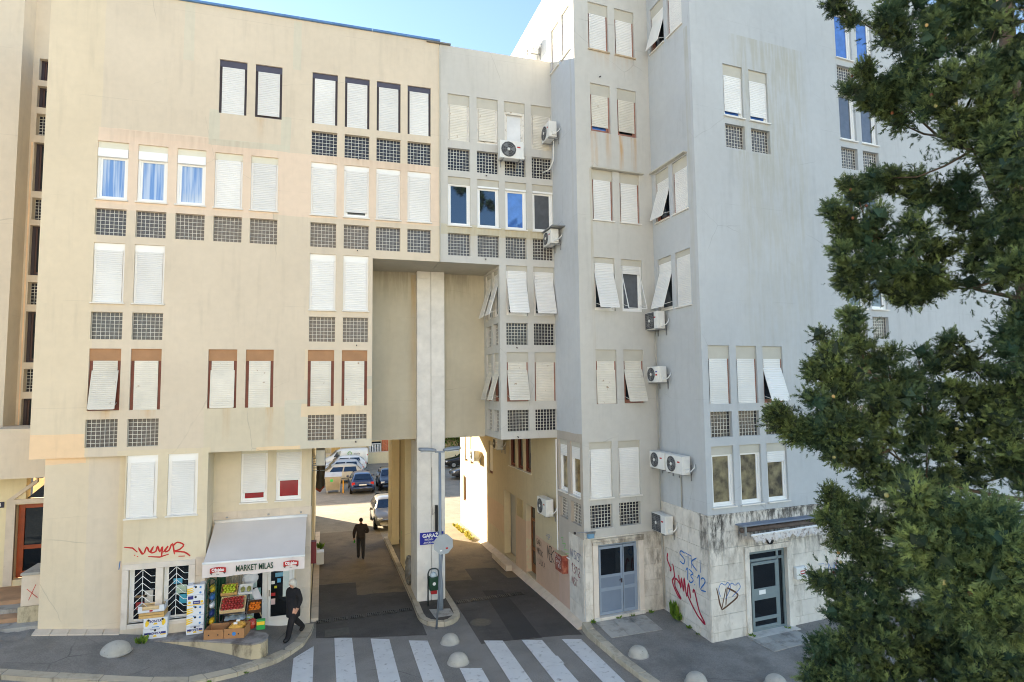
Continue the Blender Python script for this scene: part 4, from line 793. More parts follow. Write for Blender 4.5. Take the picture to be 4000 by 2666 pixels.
for x in (-2.66, -.79):
    lg_ = MB(); P_ = [(-.2+.4*i/8, .055+.03*math.sin(math.pi*i/8)) for i in range(9)]; Q_ = [(p[0], p[1]-.13) for p in P_][::-1]; lg_.prism(P_+Q_, -.004, 0, axis='y'); l_ = lg_.build('beer_logo', m_red, vo, T(x, 18.44, 2.33))
    text_mb('Ožujsko', .115, sx=.8, bold=.004).build('lettering', m_pvc, l_, T(x, 18.432, 2.338)); text_mb('Pivo', .04).build('lettering', m_blk, l_, T(x, 18.436, 2.22))
    for s_ in (-1, 1): MB().prism([(s_*.2, -.07), (s_*.13, -.07), (s_*.16, -.11)], -.003, 0, axis='y').build('logo_ribbon', m_blk, l_, T(x, 18.44, 2.33))
for x in (-2.9, -.5): MB().tube([(x, 19.9, 2.9), (x+(.5 if x < -1 else -.5), 19.2, 2.62), (x, 18.55, 2.45)], .02, 6).build('folding_arm', m_pvc, aw)
for x in (-2.7, -1.55, -.62): MB().box(x, 19.93, 3.42, x+.06, 20, 3.46).build('wall_bracket', m_metal, aw)
# GARAŽ sign and black box on the pillar
sg = thing('garage_sign', 'blue garage sign fixed to the stone pillar', 'sign', (3.59, 20.68, 1.94)); MB().box(3.19, 20.68, 1.94, 3.99, 20.712, 2.335).build('panel', m_blue, sg)
for (t_, z, sz, sx, x) in (('GARAŽ', 2.225, .17, .95, 3.27), ('KROVN', 2.1, .085, 1.0, 3.345), ('„DVORNIKOV', 2.0, .08, .95, 3.3)): text_mb(t_, sz, sx=sx, bold=.006 if sz > .1 else .001, align='LEFT').build('lettering', m_pvc, sg, T(x, 20.674, z))
bx = thing('display_box', 'tall narrow black box with a cable high on the stone pillar', 'box', (3.75, 20.7, 2.36)); MB().box(3.70, 20.6, 2.36, 3.79, 20.715, 3.23).build('case', m_blk, bx, bevel=.01); MB().tube([(3.7, 20.69, 3.0), (3.62, 20.69, 2.9), (3.6, 20.69, 3.2), (3.595, 20.69, 4.5)], .006, 4).build('cable', m_blk, bx)
# street lamp
sl = thing('street_lamp', 'grey street lamp with two flat heads on the traffic island', 'street lamp', (3.7, 19.68, .1)); m_lp = mat('lamp_grey', lin(138, 148, 160), .45, .06, 3, metal=.2)
MB().tube([(3.7, 19.68, .1), (3.7, 19.68, .9), (3.69, 19.68, 1.2), (3.68, 19.68, 5.12)], [.09, .088, .055, .045], 10).build('pole', m_lp, sl, smooth=True); MB().box(3.52, 19.63, 5.1, 3.84, 19.73, 5.15).build('crossarm', m_lp, sl, bevel=.01)
for sx in (-1, 1):
    hd = MB(); c = 3.68+sx*.12
    for i in range(7):
        t = i/6; x = c+sx*.56*t; wd = .05+.09*math.sin(min(1, t*1.6+.25)*math.pi*.6); hh = .03+.06*math.sin(min(1, t*1.5+.2)*math.pi*.55)*(1-.35*t*t)
        for k in range(8): a = k*.785; hd.v.append((x, 19.68+wd*math.cos(a), 5.17+.05*t+hh*max(-.45, math.sin(a))))
    hd.f = [(i*8+k, i*8+(k+1) % 8, (i+1)*8+(k+1) % 8, (i+1)*8+k) for i in range(6) for k in range(8)]+[tuple(range(8)), tuple(range(48, 56))]; hd.m = [0]*len(hd.f); o = hd.build('lamp_head', m_lp, sl, smooth=True)
    MB().prism([(c+sx*.12, 19.6), (c+sx*.5, 19.6), (c+sx*.5, 19.76), (c+sx*.12, 19.76)], 5.13, 5.16).build('diffuser', mat('lamp_lens', lin(210, 214, 216), .2), o)
# stop sign seen from behind
ss = thing('stop_sign', 'octagonal road sign seen from behind on a leaning pole', 'sign', (3.34, 18.51, 0))
MB().tube([(3.345, 18.51, 0), (3.57, 18.47, 2.8)], .032, 8).build('pole', mat('pole_grey', lin(112, 120, 130), .5, .1, 3), ss, smooth=True)
oc = MB(); oc.prism([(.315*math.cos(R(22.5+45*k)), .315*math.sin(R(22.5+45*k))) for k in range(8)], -.03, -.024, axis='y'); Ms = T(3.545, 18.42, 2.49)@Matrix.Rotation(R(-4), 4, 'Y'); o = oc.build('plate', mat('sign_back', lin(168, 176, 184), .4, .06, 3, metal=.4), ss, Ms)
for z in (-.13, .13): MB().box(-.16, -.022+.03, z-.02, .16, .03, z+.02).build('clamp', m_metal, ss, Ms)
MB().box(-.12, -.0315, -.2, -.05, -.0305, -.16).build('sticker', m_pvc, ss, Ms); MB().box(.06, -.0315, -.16, .13, -.0305, -.11).build('sticker', m_red, ss, Ms)
# litter bin
lb = thing('litter_bin', 'dark green litter bin hung in a hooped post by the pillar', 'bin', (3.55, 20.2, .1)); hp = [(3.38, 20.2, .1), (3.38, 20.2, 1.12), (3.42, 20.2, 1.23), (3.5, 20.2, 1.27), (3.62, 20.2, 1.27), (3.7, 20.2, 1.23), (3.73, 20.2, 1.12), (3.73, 20.2, .1)]
MB().tube(hp, .024, 8).build('hoop', mat('hoop_dark', lin(44, 54, 54), .4), lb, smooth=True); q = MB(); q.prism([(3.41, .6), (3.7, .6), (3.71, 1.02), (3.4, 1.02)], 20.06, 20.32, axis='y'); q.build('bucket', m_green, lb, bevel=.03)
MB().lathe([(.055, 0), (.055, .004)], 14, M=T(3.56, 20.055, .82)@Matrix.Rotation(math.pi/2, 4, 'X')).build('sticker', m_pvc, lb); MB().box(3.46, 20.08, .48, 3.66, 20.25, .595).build('base_tray', m_red, lb, bevel=.02)
bg_ = MB(); bg_.ball((3.55, 20.19, 1.06), .13, .11, .1, 10); [bg_.v.__setitem__(i, (v[0]+random.uniform(-.015, .015), v[1]+random.uniform(-.015, .015), v[2]+random.uniform(-.02, .02))) for i, v in enumerate(bg_.v)]; bg_.build('bin_liner', mat('thin_plastic', lin(190, 205, 214), .25), lb, smooth=True)
# bollards
m_boll = mat('concrete_dome', lin(176, 172, 162), .85, .16, 4, bump=.5, bsc=60, dirt=lin(120, 112, 100), dsc=20, dlo=.66, dhi=.72)
def boll(x, y, z, r, lab, rz=.82):
    t = thing('dome_bollard', lab, 'bollard', (x, y, z), group='stone dome bollards'); M = T(x, y, z); n = 10
    q = MB(); q.lathe([(r*1.02, -.03), (r*1.02, .02)]+[(r*math.cos(a*1.5708/n), .03+r*rz*math.sin(a*1.5708/n)) for a in range(n+1)], 22); q.build('dome', m_boll, t, M, smooth=True); MB().lathe([(r*1.12, 0), (r*1.1, .012), (r*1.0, .014)], 22).build('base_ring', m_slab, t, M)
boll(3.54, 17.42, 0, .25, 'stone dome bollard just in front of the traffic island tip'); boll(3.49, 16.11, 0, .265, 'stone dome bollard standing between the zebra stripes'); boll(8.03, 14.71, .12, .25, 'stone dome bollard on the pavement by the right kerb, in full view')
boll(8.6, 12.96, .12, .25, 'stone dome bollard cut off by the bottom edge, right of the crossing'); boll(-4.86, 17.85, .72, .33, 'wide flattened dome bollard on the pavement below the shop windows', .7); boll(10.3, 12.25, .12, .25, 'bollard barely showing at the bottom edge beside the cypress')
# meter boxes
rb = thing('meter_box', 'rusty red meter box scrawled in white on the right passage wall', 'box', (7.5, 18.5, 1.25)); m_rusty = mat('rust_red_box', lin(140, 60, 46), .6, .2, 4, dirt=lin(196, 130, 104), dsc=4)
MB().box(Y2(18.86), -.2, 1.26, Y2(18.24), -.01, 1.82).build('case', m_rusty, rb, F2, bevel=.008); MB().box(Y2(18.88), -.22, 1.823, Y2(18.22), 0, 1.84).build('lid', m_plat, rb, F2)
rl = thing('fire_box', 'narrow dark red box on the shop corner in the left passage', 'box', (-.2, 20.6, 1.7)); FP = FR(-.3, 20, math.pi/2); MB().box(.55, -.17, 1.7, .8, -.012, 2.38).build('case', mat('maroon_paint', lin(116, 30, 34), .5), rl, FP, bevel=.008); MB().box(.6, -.175, 2.1, .75, -.171, 2.2).build('label_plate', m_pvc, rl, FP)
wb = thing('white_block', 'white foam block lying on the kerb of the left passage', 'block', (.0, 27.3, -.1)); MB().box(-.16, 27.1, -.12, .14, 27.6, .38).build('block', m_pvc, wb, bevel=.01)
# laundry rack
lr = thing('laundry_rack', 'wall rack with brown and orange cloths drying in the left passage', 'laundry', (-.2, 23, 4.2)); q = MB()
for z in (4.68, 4.35): q.tube([(-.3, 22.6, z), (.1, 22.6, z), (.1, 23.4, z), (-.3, 23.4, z)], .012, 5)
q.build('rack', m_metal, lr)
for (y, c, dz, nm) in ((22.7, (150, 62, 30), 1.05, 'orange_cloth'), (22.62, (74, 62, 48), .95, 'brown_cloth'), (23.2, (170, 150, 120), .7, 'beige_cloth')):
    q = MB(); nx = 8
    for i in range(nx+1):
        for j in range(7): t, u = i/nx, j/6; q.v.append((-.18+.3*t+.02*math.sin(u*4+i), y+.05*math.sin(i*1.4)+.03*u, 4.62-dz*u*(1-.25*abs(t-.4))))
    q.f = [(i*7+j, i*7+j+1, (i+1)*7+j+1, (i+1)*7+j) for i in range(nx) for j in range(6)]; q.m = [0]*len(q.f); q.build(nm, mat(nm, lin(*c), .9, .15, 6), lr, smooth=True)
# tv antenna and floodlight on the stone corner
an = thing('antenna', 'small aerial on a bracket above the blue-grey door corner', 'antenna', (7.7, 16.85, 2.6)); q = MB(); q.tube([(7.18, 16.8, 2.87), (7.84, 16.8, 2.87)], .01, 5); [q.tube([(7.3+k*.1, 16.72, 2.87), (7.3+k*.1, 16.88, 2.87)], .005, 4) for k in range(6)]; q.build('boom', m_metal, an); MB().tube([(7.84, 16.8, 2.87), (7.84, 16.9, 2.7), (7.8, 16.98, 2.64)], .012, 5).build('bracket', m_metal, an); MB().box(7.15, 16.77, 2.84, 7.2, 16.83, 2.9).build('end_cap', m_blk, an)
fl_ = thing('floodlight', 'small blue-grey floodlight on the wall above the blue-grey door', 'lamp', (7.75, 16.9, 2.65)); MB().box(7.62, 16.82, 2.66, 7.82, 16.95, 2.8).build('housing', mat('flood_blue', lin(110, 150, 180), .3), fl_, bevel=.01); MB().box(7.6, 16.8, 2.81, 7.84, 16.95, 2.825).build('visor', m_metal, fl_)
# retracted awning, lamp and letter box on the right block
ra = thing('awning', 'tattered white awning rolled up above the right entrance door', 'awning', M=F5@T(2.6, 0, 2.8)); m_rag = mat('ragged_canvas', lin(214, 210, 208), .9, .1, 6, dirt=lin(120, 104, 96), dsc=12)
MB().box(.95, -.32, 3.2, 4.25, .0, 3.24).build('hood', mat('hood_grey', lin(120, 130, 146), .5), ra, F5, bevel=.006); MB().tube([(1.0, -.18, 3.08), (4.2, -.18, 3.08)], .075, 8).build('canvas_roll', mat('old_canvas', lin(96, 84, 78), .9, .3, 8), ra, F5, smooth=True); MB().tube([(1.15, -.42, 2.98), (4.3, -.4, 3.02)], .03, 6).build('front_bar', m_pvc, ra, F5)
q = MB(); N_ = 44
for i in range(N_+1):
    x = 1.18+3.08*i/N_; ln = (.12+.1*abs(math.sin(i*.9))+random.uniform(-.04, .05))*(1.5 if 5 < i < 9 else 1); q.v += [(x, -.43+.015*math.sin(i), 2.99), (x+.02, -.44+.03*math.sin(i*1.3), 2.99-ln)]
q.f = [(2*i, 2*i+1, 2*i+3, 2*i+2) for i in range(N_)]; q.m = [0]*N_; q.build('ragged_fringe', m_rag, ra, F5)
for x in (1.05, 4.15): MB().box(x, -.3, 2.95, x+.05, 0, 3.2).build('end_bracket', m_metal, ra, F5)
wl = thing('wall_lamp', 'round black wall lamp over the right entrance door', 'lamp', M=F5@T(2.17, 0, 2.64)); MB().lathe([(.11, 0), (.12, .04), (.09, .09), (.02, .11)], 14, M=T(2.17, -.02, 2.66)@Matrix.Rotation(math.pi/2, 4, 'X')).build('body', m_blk, wl, F5, smooth=True); MB().box(2.1, -.05, 2.6, 2.24, -.01, 2.72).build('back_plate', m_dark, wl, F5)
lx = thing('letter_box', 'white letter box with a red label beside the right entrance door', 'letter box', M=F5@T(3.2, 0, 1.46)); MB().prism([(-.16, 1.46), (-.02, 1.46), (-.02, 1.8), (-.12, 1.8), (-.16, 1.76)], 3.03, 3.45, axis='x').build('case', m_acw, lx, F5, bevel=.006); MB().box(3.18, -.163, 1.6, 3.38, -.161, 1.7).build('label_plate', m_red, lx, F5); MB().box(3.2, -.166, 1.63, 3.36, -.164, 1.67).build('slot', m_pvc, lx, F5)
# ------------------------------------------------------------------ graffiti, painted strokes
GL = {'A': [[(0, 0), (.5, 1), (1, 0)], [(.2, .4), (.8, .4)]], 'B': [[(0, 0), (0, 1), (.7, .9), (.6, .6), (0, .5), (.8, .4), (.8, .1), (0, 0)]], 'D': [[(0, 0), (.1, 1), (1, .5), (0, 0)]], 'E': [[(1, 1), (0, 1), (0, 0), (1, 0)], [(0, .5), (.8, .5)]], 'G': [[(1, .8), (.5, 1), (0, .5), (.4, 0), (1, .2), (1, .5), (.6, .5)]], 'H': [[(0, 0), (.1, 1)], [(1, 0), (.9, 1)], [(-.2, .5), (1.2, .5)]], 'I': [[(.5, 0), (.5, 1)]], 'K': [[(0, 0), (0, 1)], [(1, 1), (0, .45), (1, 0)]], 'L': [[(0, 1), (.1, 0), (.9, .1)]], 'M': [[(0, 0), (.1, 1), (.5, .3), (.9, 1), (1, 0)]], 'N': [[(0, 0), (.1, 1), (.8, 0), (1, 1)]], 'O': [[(.5, 1), (0, .5), (.5, 0), (1, .5), (.5, 1)]], 'P': [[(0, 0), (.1, 1), (.9, .8), (.1, .5)]], 'R': [[(0, 0), (.1, 1), (.9, .8), (.1, .5), (1, 0)]], 'S': [[(1, .9), (.3, 1), (.1, .7), (.9, .4), (.7, 0), (0, .1)]], 'T': [[(-.1, 1), (1.1, .95)], [(.5, .95), (.5, 0)]], 'U': [[(0, 1), (.1, .1), (.8, 0), (1, 1)]], 'V': [[(0, 1), (.4, 0), (1, 1)]], '1': [[(.2, .7), (.6, 1), (.5, 0)]], '2': [[(.1, .8), (.6, 1), (.9, .7), (0, 0), (1, .05)]], '3': [[(.1, 1), (.9, .8), (.4, .55), (.9, .3), (.4, 0), (0, .1)]], '.': [[(.3, 0), (.5, .05)]], "'": [[(.4, 1), (.4, .8)]], '!': [[(.5, 1), (.5, .3)], [(.5, .08), (.5, 0)]]}
def spray(F, strokes, wdt, m, parent, y=-.026, name='graffiti'):
    wdt *= 1.2
    mb = MB()
    for L in strokes:
        n = len(L)
        for i in range(n):
            a = Vector(L[max(0, i-1)]); b = Vector(L[min(n-1, i+1)]); d = (b-a); d = d.normalized() if d.length > 1e-6 else Vector((1, 0)); k = Vector((-d.y, d.x))*wdt/2*(1 if 0 < i < n-1 else .6); p = Vector(L[i]); mb.v += [(p.x+k.x, y-.0006*(len(mb.v) % 7), p.y+k.y), (p.x-k.x, y-.0006*(len(mb.v) % 7), p.y-k.y)]
        o = len(mb.v)-2*n; mb.f += [(o+2*i, o+2*i+1, o+2*i+3, o+2*i+2) for i in range(n-1)]; mb.m += [0]*(n-1)
    return mb.build(name, m, parent, F)
def smooth_(L, k=4):
    out = []
    P = [L[0]]+list(L)+[L[-1]]
    for i in range(1, len(P)-2):
        p0, p1, p2, p3 = (Vector(q) for q in P[i-1:i+3])
        for t in range(k): u = t/k; out.append(tuple(.5*((2*p1)+(p2-p0)*u+(2*p0-5*p1+4*p2-p3)*u*u+(3*p1-p0-3*p2+p3)*u**3)))
    return out+[tuple(L[-1])]
def write(txt, s, z, h, sl=0., step=None, cond=.62):
    st = []; x = s
    for ch in txt:
        for L in GL.get(ch, []): st.append(smooth_([(x+p[0]*h*cond, z+p[1]*h+sl*(x-s)+random.uniform(-.02, .02)*h) for p in L], 3) if len(L) > 2 else [(x+p[0]*h*cond, z+p[1]*h+sl*(x-s)) for p in L])
        x += (step or h*cond*1.3)
    return st
gm = lambda n, *c: mat('spray_'+n, lin(*c), .7, .15, 9)
g_red, g_crim, g_blue, g_blk, g_brn, g_grn, g_vio = gm('red', 196, 40, 36), gm('crimson', 168, 24, 60), gm('blue', 44, 110, 180), gm('black', 34, 32, 34), gm('brown', 92, 62, 42), gm('green', 96, 200, 84), gm('navy', 48, 52, 120)
sq = [[(-5.06, 3.02), (-4.86, 2.98), (-4.74, 2.86)], [(-4.75, 2.74), (-4.72, 2.75)], [(-4.82, 2.78), (-4.79, 2.79)], smooth_([(-4.62, 2.78), (-4.72, 2.98), (-4.6, 2.8), (-4.52, 2.98), (-4.45, 2.84), (-4.36, 2.98), (-4.42, 2.82), (-4.3, 2.84), (-4.26, 2.98), (-4.2, 2.82), (-4.14, 2.96), (-4.16, 2.68)], 3), smooth_([(-4.12, 2.8), (-4.0, 2.96), (-4.08, 2.82), (-3.98, 2.84), (-3.9, 3.02), (-3.84, 2.72)], 3), smooth_([(-3.88, 2.95), (-3.78, 3.04), (-3.62, 2.96), (-3.72, 2.84), (-3.86, 2.8), (-3.6, 2.76), (-3.45, 2.64)], 3), [(-3.74, 2.66), (-3.58, 2.65)], [(-4.48, 2.72), (-4.2, 2.68), (-3.98, 2.74)]]
spray(FL, sq, .034, g_red, LB, -.005); spray(FG, [[(1.77, 2.6), (1.75, 2.38)]], .03, g_blue, LB, -.005)
spray(F4, write('STKI', 1.0, 1.9, .36, -.02, .3, .75)+write('13.12', 1.25, 1.48, .36, -.08, .19, .7), .032, g_blue, RB)
spray(F4, [smooth_([(.34, 2.0), (.3, 1.8), (.5, 1.55), (.42, 1.5)], 3), smooth_([(.6, 1.75), (.68, 1.4), (.55, 1.2), (.8, .9), (1.0, .84), (.7, 1.1), (.75, 1.35), (1.05, 1.2)], 4), smooth_([(.9, 1.5), (1.0, 1.15), (1.05, 1.45), (1.15, 1.1), (1.2, 1.5), (1.3, 1.0), (1.42, 1.4), (1.5, 1.0)], 4), smooth_([(1.3, 1.1), (1.55, .85), (1.85, .62), (2.17, .52), (1.9, .8), (1.71, 1.29), (1.62, 1.2)], 4)], .05, g_crim, RB)
spray(F5, [smooth_([(.33, 1.3), (.27, 1.5), (.36, 1.66), (.5, 1.6), (.6, 1.66), (.68, 1.5), (.5, 1.22)], 4), smooth_([(.66, 1.4), (.62, 1.55), (.75, 1.62), (.85, 1.55), (.97, 1.6), (1.02, 1.45), (.72, 1.25)], 4)], .016, g_blue, RB)
spray(F5, [[(.2, 1.55), (.3, 1.1), (.36, .95)], [(.36, 1.0), (.52, 1.5)], smooth_([(.57, 1.52), (.94, 1.27), (.6, 1.05), (.36, .95)], 4), [(.57, 1.52), (.5, 1.05)]], .04, g_brn, RB); spray(F5, write('TINA', 4.05, 1.42, .34, -.05, .2), .016, g_blue, RB); spray(F5, [[(4.85, 1.9), (4.7, 1.3)]], .025, g_crim, RB)
spray(F2, write("N'SIST", Y2(17.95), 1.88, .25, -.02, .13), .014, g_vio, RB, -.03); spray(F2, write('1312', Y2(17.9), 1.45, .26, -.06, .17), .02, gm('wine', 128, 28, 48), RB, -.03); spray(F2, write('NST', Y2(17.88), 1.08, .22, -.04, .15), .018, MATS['spray_wine'], RB, -.03)
spray(F2, write('GABI', Y2(21.2), 1.5, .2, -.05, .15), .016, g_blk, RB, -.005); spray(F2, write('MROK', Y2(21.15), 1.18, .22, -.06, .16), .016, g_blk, RB, -.005); spray(F2, write('LUKA', Y2(20.95), .86, .2, -.1, .16), .016, g_blk, RB, -.005); spray(F2, write('HSP!', Y2(20.2), 1.92, .18, 0, .15), .014, g_blue, RB, -.005); spray(F2, write('NEK', Y2(20.1), 1.25, .45, 0, .2), .03, g_blk, RB, -.005)
spray(F2, [smooth_([(Y2(18.8), 2.25), (Y2(18.6), 2.3), (Y2(18.7), 2.1), (Y2(18.4), 2.15), (Y2(18.55), 1.95), (Y2(18.2), 2.0)], 3), [(Y2(18.4), 1.85), (Y2(18.15), 1.9)]], .014, g_grn, RB, -.005)
spray(F2, write('RTAL', Y2(18.8), 1.66, .1, 0, .13)+write('GNU', Y2(18.78), 1.52, .1, 0, .15)+write('TRG', Y2(18.74), 1.38, .1, 0, .14), .016, m_pvc, rb, -.203, 'lettering')
spray(FR(3.3, 24.7, -math.pi/2)@T(-1.2, 0), [smooth_([(.1, 1.2), (.3, 1.35), (.15, 1.1), (.3, .95), (.2, .8), (.35, .7)], 3)], .02, g_grn, LB, -.104)
spray(T(-7.5, 19.6, 1.7), [[(.1, 0), (.25, .4)], [(.05, .3), (.3, .05)]], .02, g_red, ped, -.004)
# ================================================================== SHOP GOODS
m_card = mat('cardboard', lin(176, 128, 84), .85, .08, 3); m_wcard = mat('white_carton', lin(226, 228, 232), .6, .05, 3); m_wood = mat('crate_wood', lin(208, 168, 106), .8, .15, 7, rnd=.08); m_palew = mat('crate_pale_wood', lin(224, 196, 150), .8, .12, 7)
m_yel = mat('print_yellow', lin(240, 200, 50), .5, .08, 8); m_navy = mat('print_navy', lin(34, 40, 120), .5); m_lblue = mat('print_light_blue', lin(60, 130, 200), .5)
def banana_box(M, label, w=.5, d=.38, h=.24, style=0, open_top=False, grp='white banana cartons outside the shop'):
    t = thing('banana_box', label, 'box', group=grp, M=M)
    MB().box(0, 0, 0, w, d, h*.62).build('tray', m_wcard, t, M, bevel=.004)
    if open_top:
        q = MB(); q.box(-.006, -.006, h*.45, w+.006, 0, h*1.0); q.box(-.006, d, h*.45, w+.006, d+.006, h*1.0); q.box(-.006, 0, h*.45, 0, d, h*1.0); q.box(w, 0, h*.45, w+.006, d, h*1.0); q.box(0, 0, h*.99, w, .1, h*1.0); q.box(0, d-.1, h*.99, w, d, h*1.0); q.box(0, .1, h*.99, .12, d-.1, h); q.box(w-.12, .1, h*.99, w, d-.1, h); q.build('lid', m_wcard, t, M)
    else: MB().box(-.006, -.006, h*.2, w+.006, d+.006, h-.003).build('lid', m_wcard, t, M, bevel=.004)
    y = -.008
    if style == 0:                                               # blue lettering between two bunches
        text_mb('BONITA', .085, sx=.9, bold=.003).build('lettering', m_navy, t, M@T(w/2, y, h*.66)); MB().prism([(.05*math.cos(a*.314)+w/2, h*.34+.05*math.sin(a*.314)) for a in range(11)], y-.001, y+.001, axis='y').build('sun_print', m_yel, t, M)
        for x in (.08, w-.08): MB().prism([(x-.04, h*.25), (x, h*.2), (x+.045, h*.45), (x+.035, h*.75), (x-.01, h*.85), (x-.045, h*.55)], y-.001, y+.001, axis='y').build('banana_print', m_yel, t, M)
        MB().box(w*.35, y, h*.08, w*.65, y+.002, h*.15).build('label_strip', m_lblue, t, M)
    elif style == 1:
        text_mb('BONITA', .08, sx=.9, bold=.003).build('lettering', m_navy, t, M@T(w/2, y, h*.5)); text_mb('PREMIUM PACK', .035).build('lettering', m_navy, t, M@T(w/2, y, h*.88)); MB().prism([(.045*math.cos(a*.314)+w/2, h*.18+.045*math.sin(a*.314)) for a in range(11)], y-.001, y+.001, axis='y').build('sun_print', m_yel, t, M)
        for x0, x1 in ((.02, w*.26), (w*.74, w-.02)): MB().box(x0, y, h*.42, x1, y+.002, h*.62).build('stripe', m_navy, t, M); MB().box(x0, y, h*.3, x1, y+.002, h*.4).build('stripe', m_yel, t, M)
    elif style == 2:                                             # yellow bunch at one end
        for k in range(3): MB().prism([(-.004, h*(.12+.2*k)), (.13, h*(.28+.2*k)), (.17, h*(.42+.18*k)), (-.004, h*(.3+.2*k))], y-.001, y+.001, axis='y').build('banana_print', m_yel, t, M)
        MB().box(.15, y, h*.85, .19, y+.002, h*.96).build('stem_print', m_lblue, t, M)
        for x, z in ((w-.09, h*.75), (w-.09, h*.2)): MB().lathe([(.028, 0), (.028, .003)], 10, M=T(x, y+.003, z)@Matrix.Rotation(math.pi/2, 4, 'X')).build('round_print', m_lblue, t, M)
    elif style == 3:
        MB().box(.02, y, h*.6, .15, y+.002, h*.94).build('panel_print', m_navy, t, M); MB().box(w*.35, y, h*.1, w*.78, y+.002, h*.42).build('panel_print', m_navy, t, M); text_mb('banana', .055, sx=.9).build('lettering', m_pvc, t, M@T(w*.565, y-.002, h*.26)); MB().box(0, y, 0, w, y+.002, h*.08).build('stripe', m_yel, t, M)
        for x in (.06, w-.05): MB().lathe([(.035, 0), (.035, .003)], 10, M=T(x, y+.003, h*.3)@Matrix.Rotation(math.pi/2, 4, 'X')).build('round_print', m_yel, t, M)
    for x in ((w/2,) if style != 0 else (w*.2, w*.8)): MB().lathe([(.03, 0), (.03, .003)], 10, M=T(x, y+.001, h*.8)@Matrix.Rotation(math.pi/2, 4, 'X')).build('hand_hole', m_blk, t, M)
    return t
PZ = .625
Bx = FR(-4.47, 18.72, R(2)); banana_box(Bx@T(0, 0, PZ), 'lower white banana carton under the wooden crates, striped navy and yellow', .55, .42, .27, 1); banana_box(Bx@T(.005, 0, PZ+.272), 'upper white banana carton under the wooden crates, with yellow bunches', .55, .42, .27, 0)
def crate(M, label, w=.55, d=.36, h=.17, m=None, wm=None, name='wooden_crate', tray=False):
    t = thing(name, label, 'crate', M=M); m = m or m_wood
    for (x, y) in ((.012, .012), (w-.032, .012), (.012, d-.032), (w-.032, d-.032)): MB().box(x, y, 0, x+.02, y+.02, h).build('corner_post', m, t, M)
    for k in range(2):
        z0 = .012+k*h*.48; z1 = z0+h*.4
        MB().box(0, 0, z0, w, .01, z1).build('slat', m, t, M); MB().box(0, d-.01, z0, w, d, z1).build('slat', m, t, M); MB().box(0, .011, z0, .01, d-.011, z1).build('slat', m, t, M); MB().box(w-.01, .011, z0, w, d-.011, z1).build('slat', m, t, M)
    for k in range(4): MB().box(.011, .012+k*(d-.02)/4, 0, w-.011, .012+(k+.85)*(d-.02)/4, .01).build('slat', m, t, M)
    return t
zc = PZ+.545; crate(Bx@T(-.12, 0, zc)@Matrix.Rotation(R(-4), 4, 'Z'), 'empty slatted wooden crate lying on the banana cartons', .6, .4, .15)
wt_ = thing('cardboard_tray', 'white cardboard tray with cut corners, topmost over the wooden crate', 'tray', M=Bx@T(-.14, -.02, zc+.153)); Mw = WM[wt_]
q = MB(); q.box(0, 0, 0, .62, .42, .01); q.prism([(0, 0), (.62, 0), (.62, .17), (.5, .17), (.5, .06), (.1, .06), (.1, .17), (0, .17)], 0, .008, axis='y'); q.prism([(0, .008), (.42, .008), (.42, .17), (.3, .2), (.1, .06), (0, .17)], .612, .62, axis='x'); q.prism([(0, .008), (.42, .008), (.42, .17), (0, .17)], 0, .008, axis='x'); q.build('tray', m_wcard, wt_, Mw); MB().lathe([(.045, 0), (.045, .003)], 12, M=T(.31, -.002, .04)@Matrix.Rotation(math.pi/2, 4, 'X')@Matrix.Diagonal((1, .5, 1, 1))).build('logo', m_red, wt_, Mw)
crate(Bx@T(-.1, .03, zc+.165), 'pale slatted crate nested inside the white cardboard tray', .54, .36, .13, m_palew)
Tx = FR(-3.44, 18.68, R(3)); zt = PZ
for k, (hh, stl, lb_) in enumerate(((.23, 1, 'lowest carton of the tall banana box stack, striped navy'), (.265, 2, 'second carton up in the tall banana box stack'), (.265, 2, 'middle carton of the tall banana box stack'), (.265, 3, 'fourth carton up, printed with navy panels, in the tall stack'), (.26, 2, 'top carton of the tall banana box stack, its lid cut open'))):
    banana_box(Tx@T(random.uniform(-.01, .01), 0, zt), lb_, .41, .5, hh, stl, k == 4); zt += hh+.003
# green iron rack full of bags
gr = thing('iron_rack', 'green iron display rack with crossed bars behind the banana box stack', 'rack', (-2.9, 18.9, PZ)); q = MB()
for y in (18.75, 19.25):
    q.tube([(-2.98, y, PZ), (-2.98, y, PZ+1.25), (-2.93, y, PZ+1.38), (-2.84, y, PZ+1.42), (-2.76, y, PZ+1.36), (-2.74, y, PZ+1.2), (-2.74, y, PZ)], .018, 6)
    for k in range(6): q.tube([(-2.98, y, PZ+.08+k*.2), (-2.74, y, PZ+.25+k*.2)], .01, 5)
q.tube([(-2.98, 18.75, PZ+.3), (-2.98, 19.25, PZ+.3)], .012, 5); q.tube([(-2.98, 18.75, PZ+.9), (-2.98, 19.25, PZ+.9)], .012, 5); q.tube([(-2.74, 18.75, PZ+.9), (-2.74, 19.25, PZ+.9)], .012, 5); q.build('frame', m_green, gr)
for k in range(5):
    c = ((230, 190, 40), (40, 60, 130), (220, 224, 230), (60, 110, 180), (200, 180, 40))[k]; b = thing('snack_bag', 'bright %s snack bag in the green iron rack' % ('yellow', 'navy', 'white', 'sky blue', 'mustard yellow')[k], 'bag', (-2.86, 19.0, PZ+.1+k*.22), group='snack bags in the green rack'); MB().ball((-2.86, 19.0, PZ+.2+k*.22), .085, .17, .1, 10).build('packet', mat('bag_%d' % k, lin(*c), .35, .2, 9), b, smooth=True)
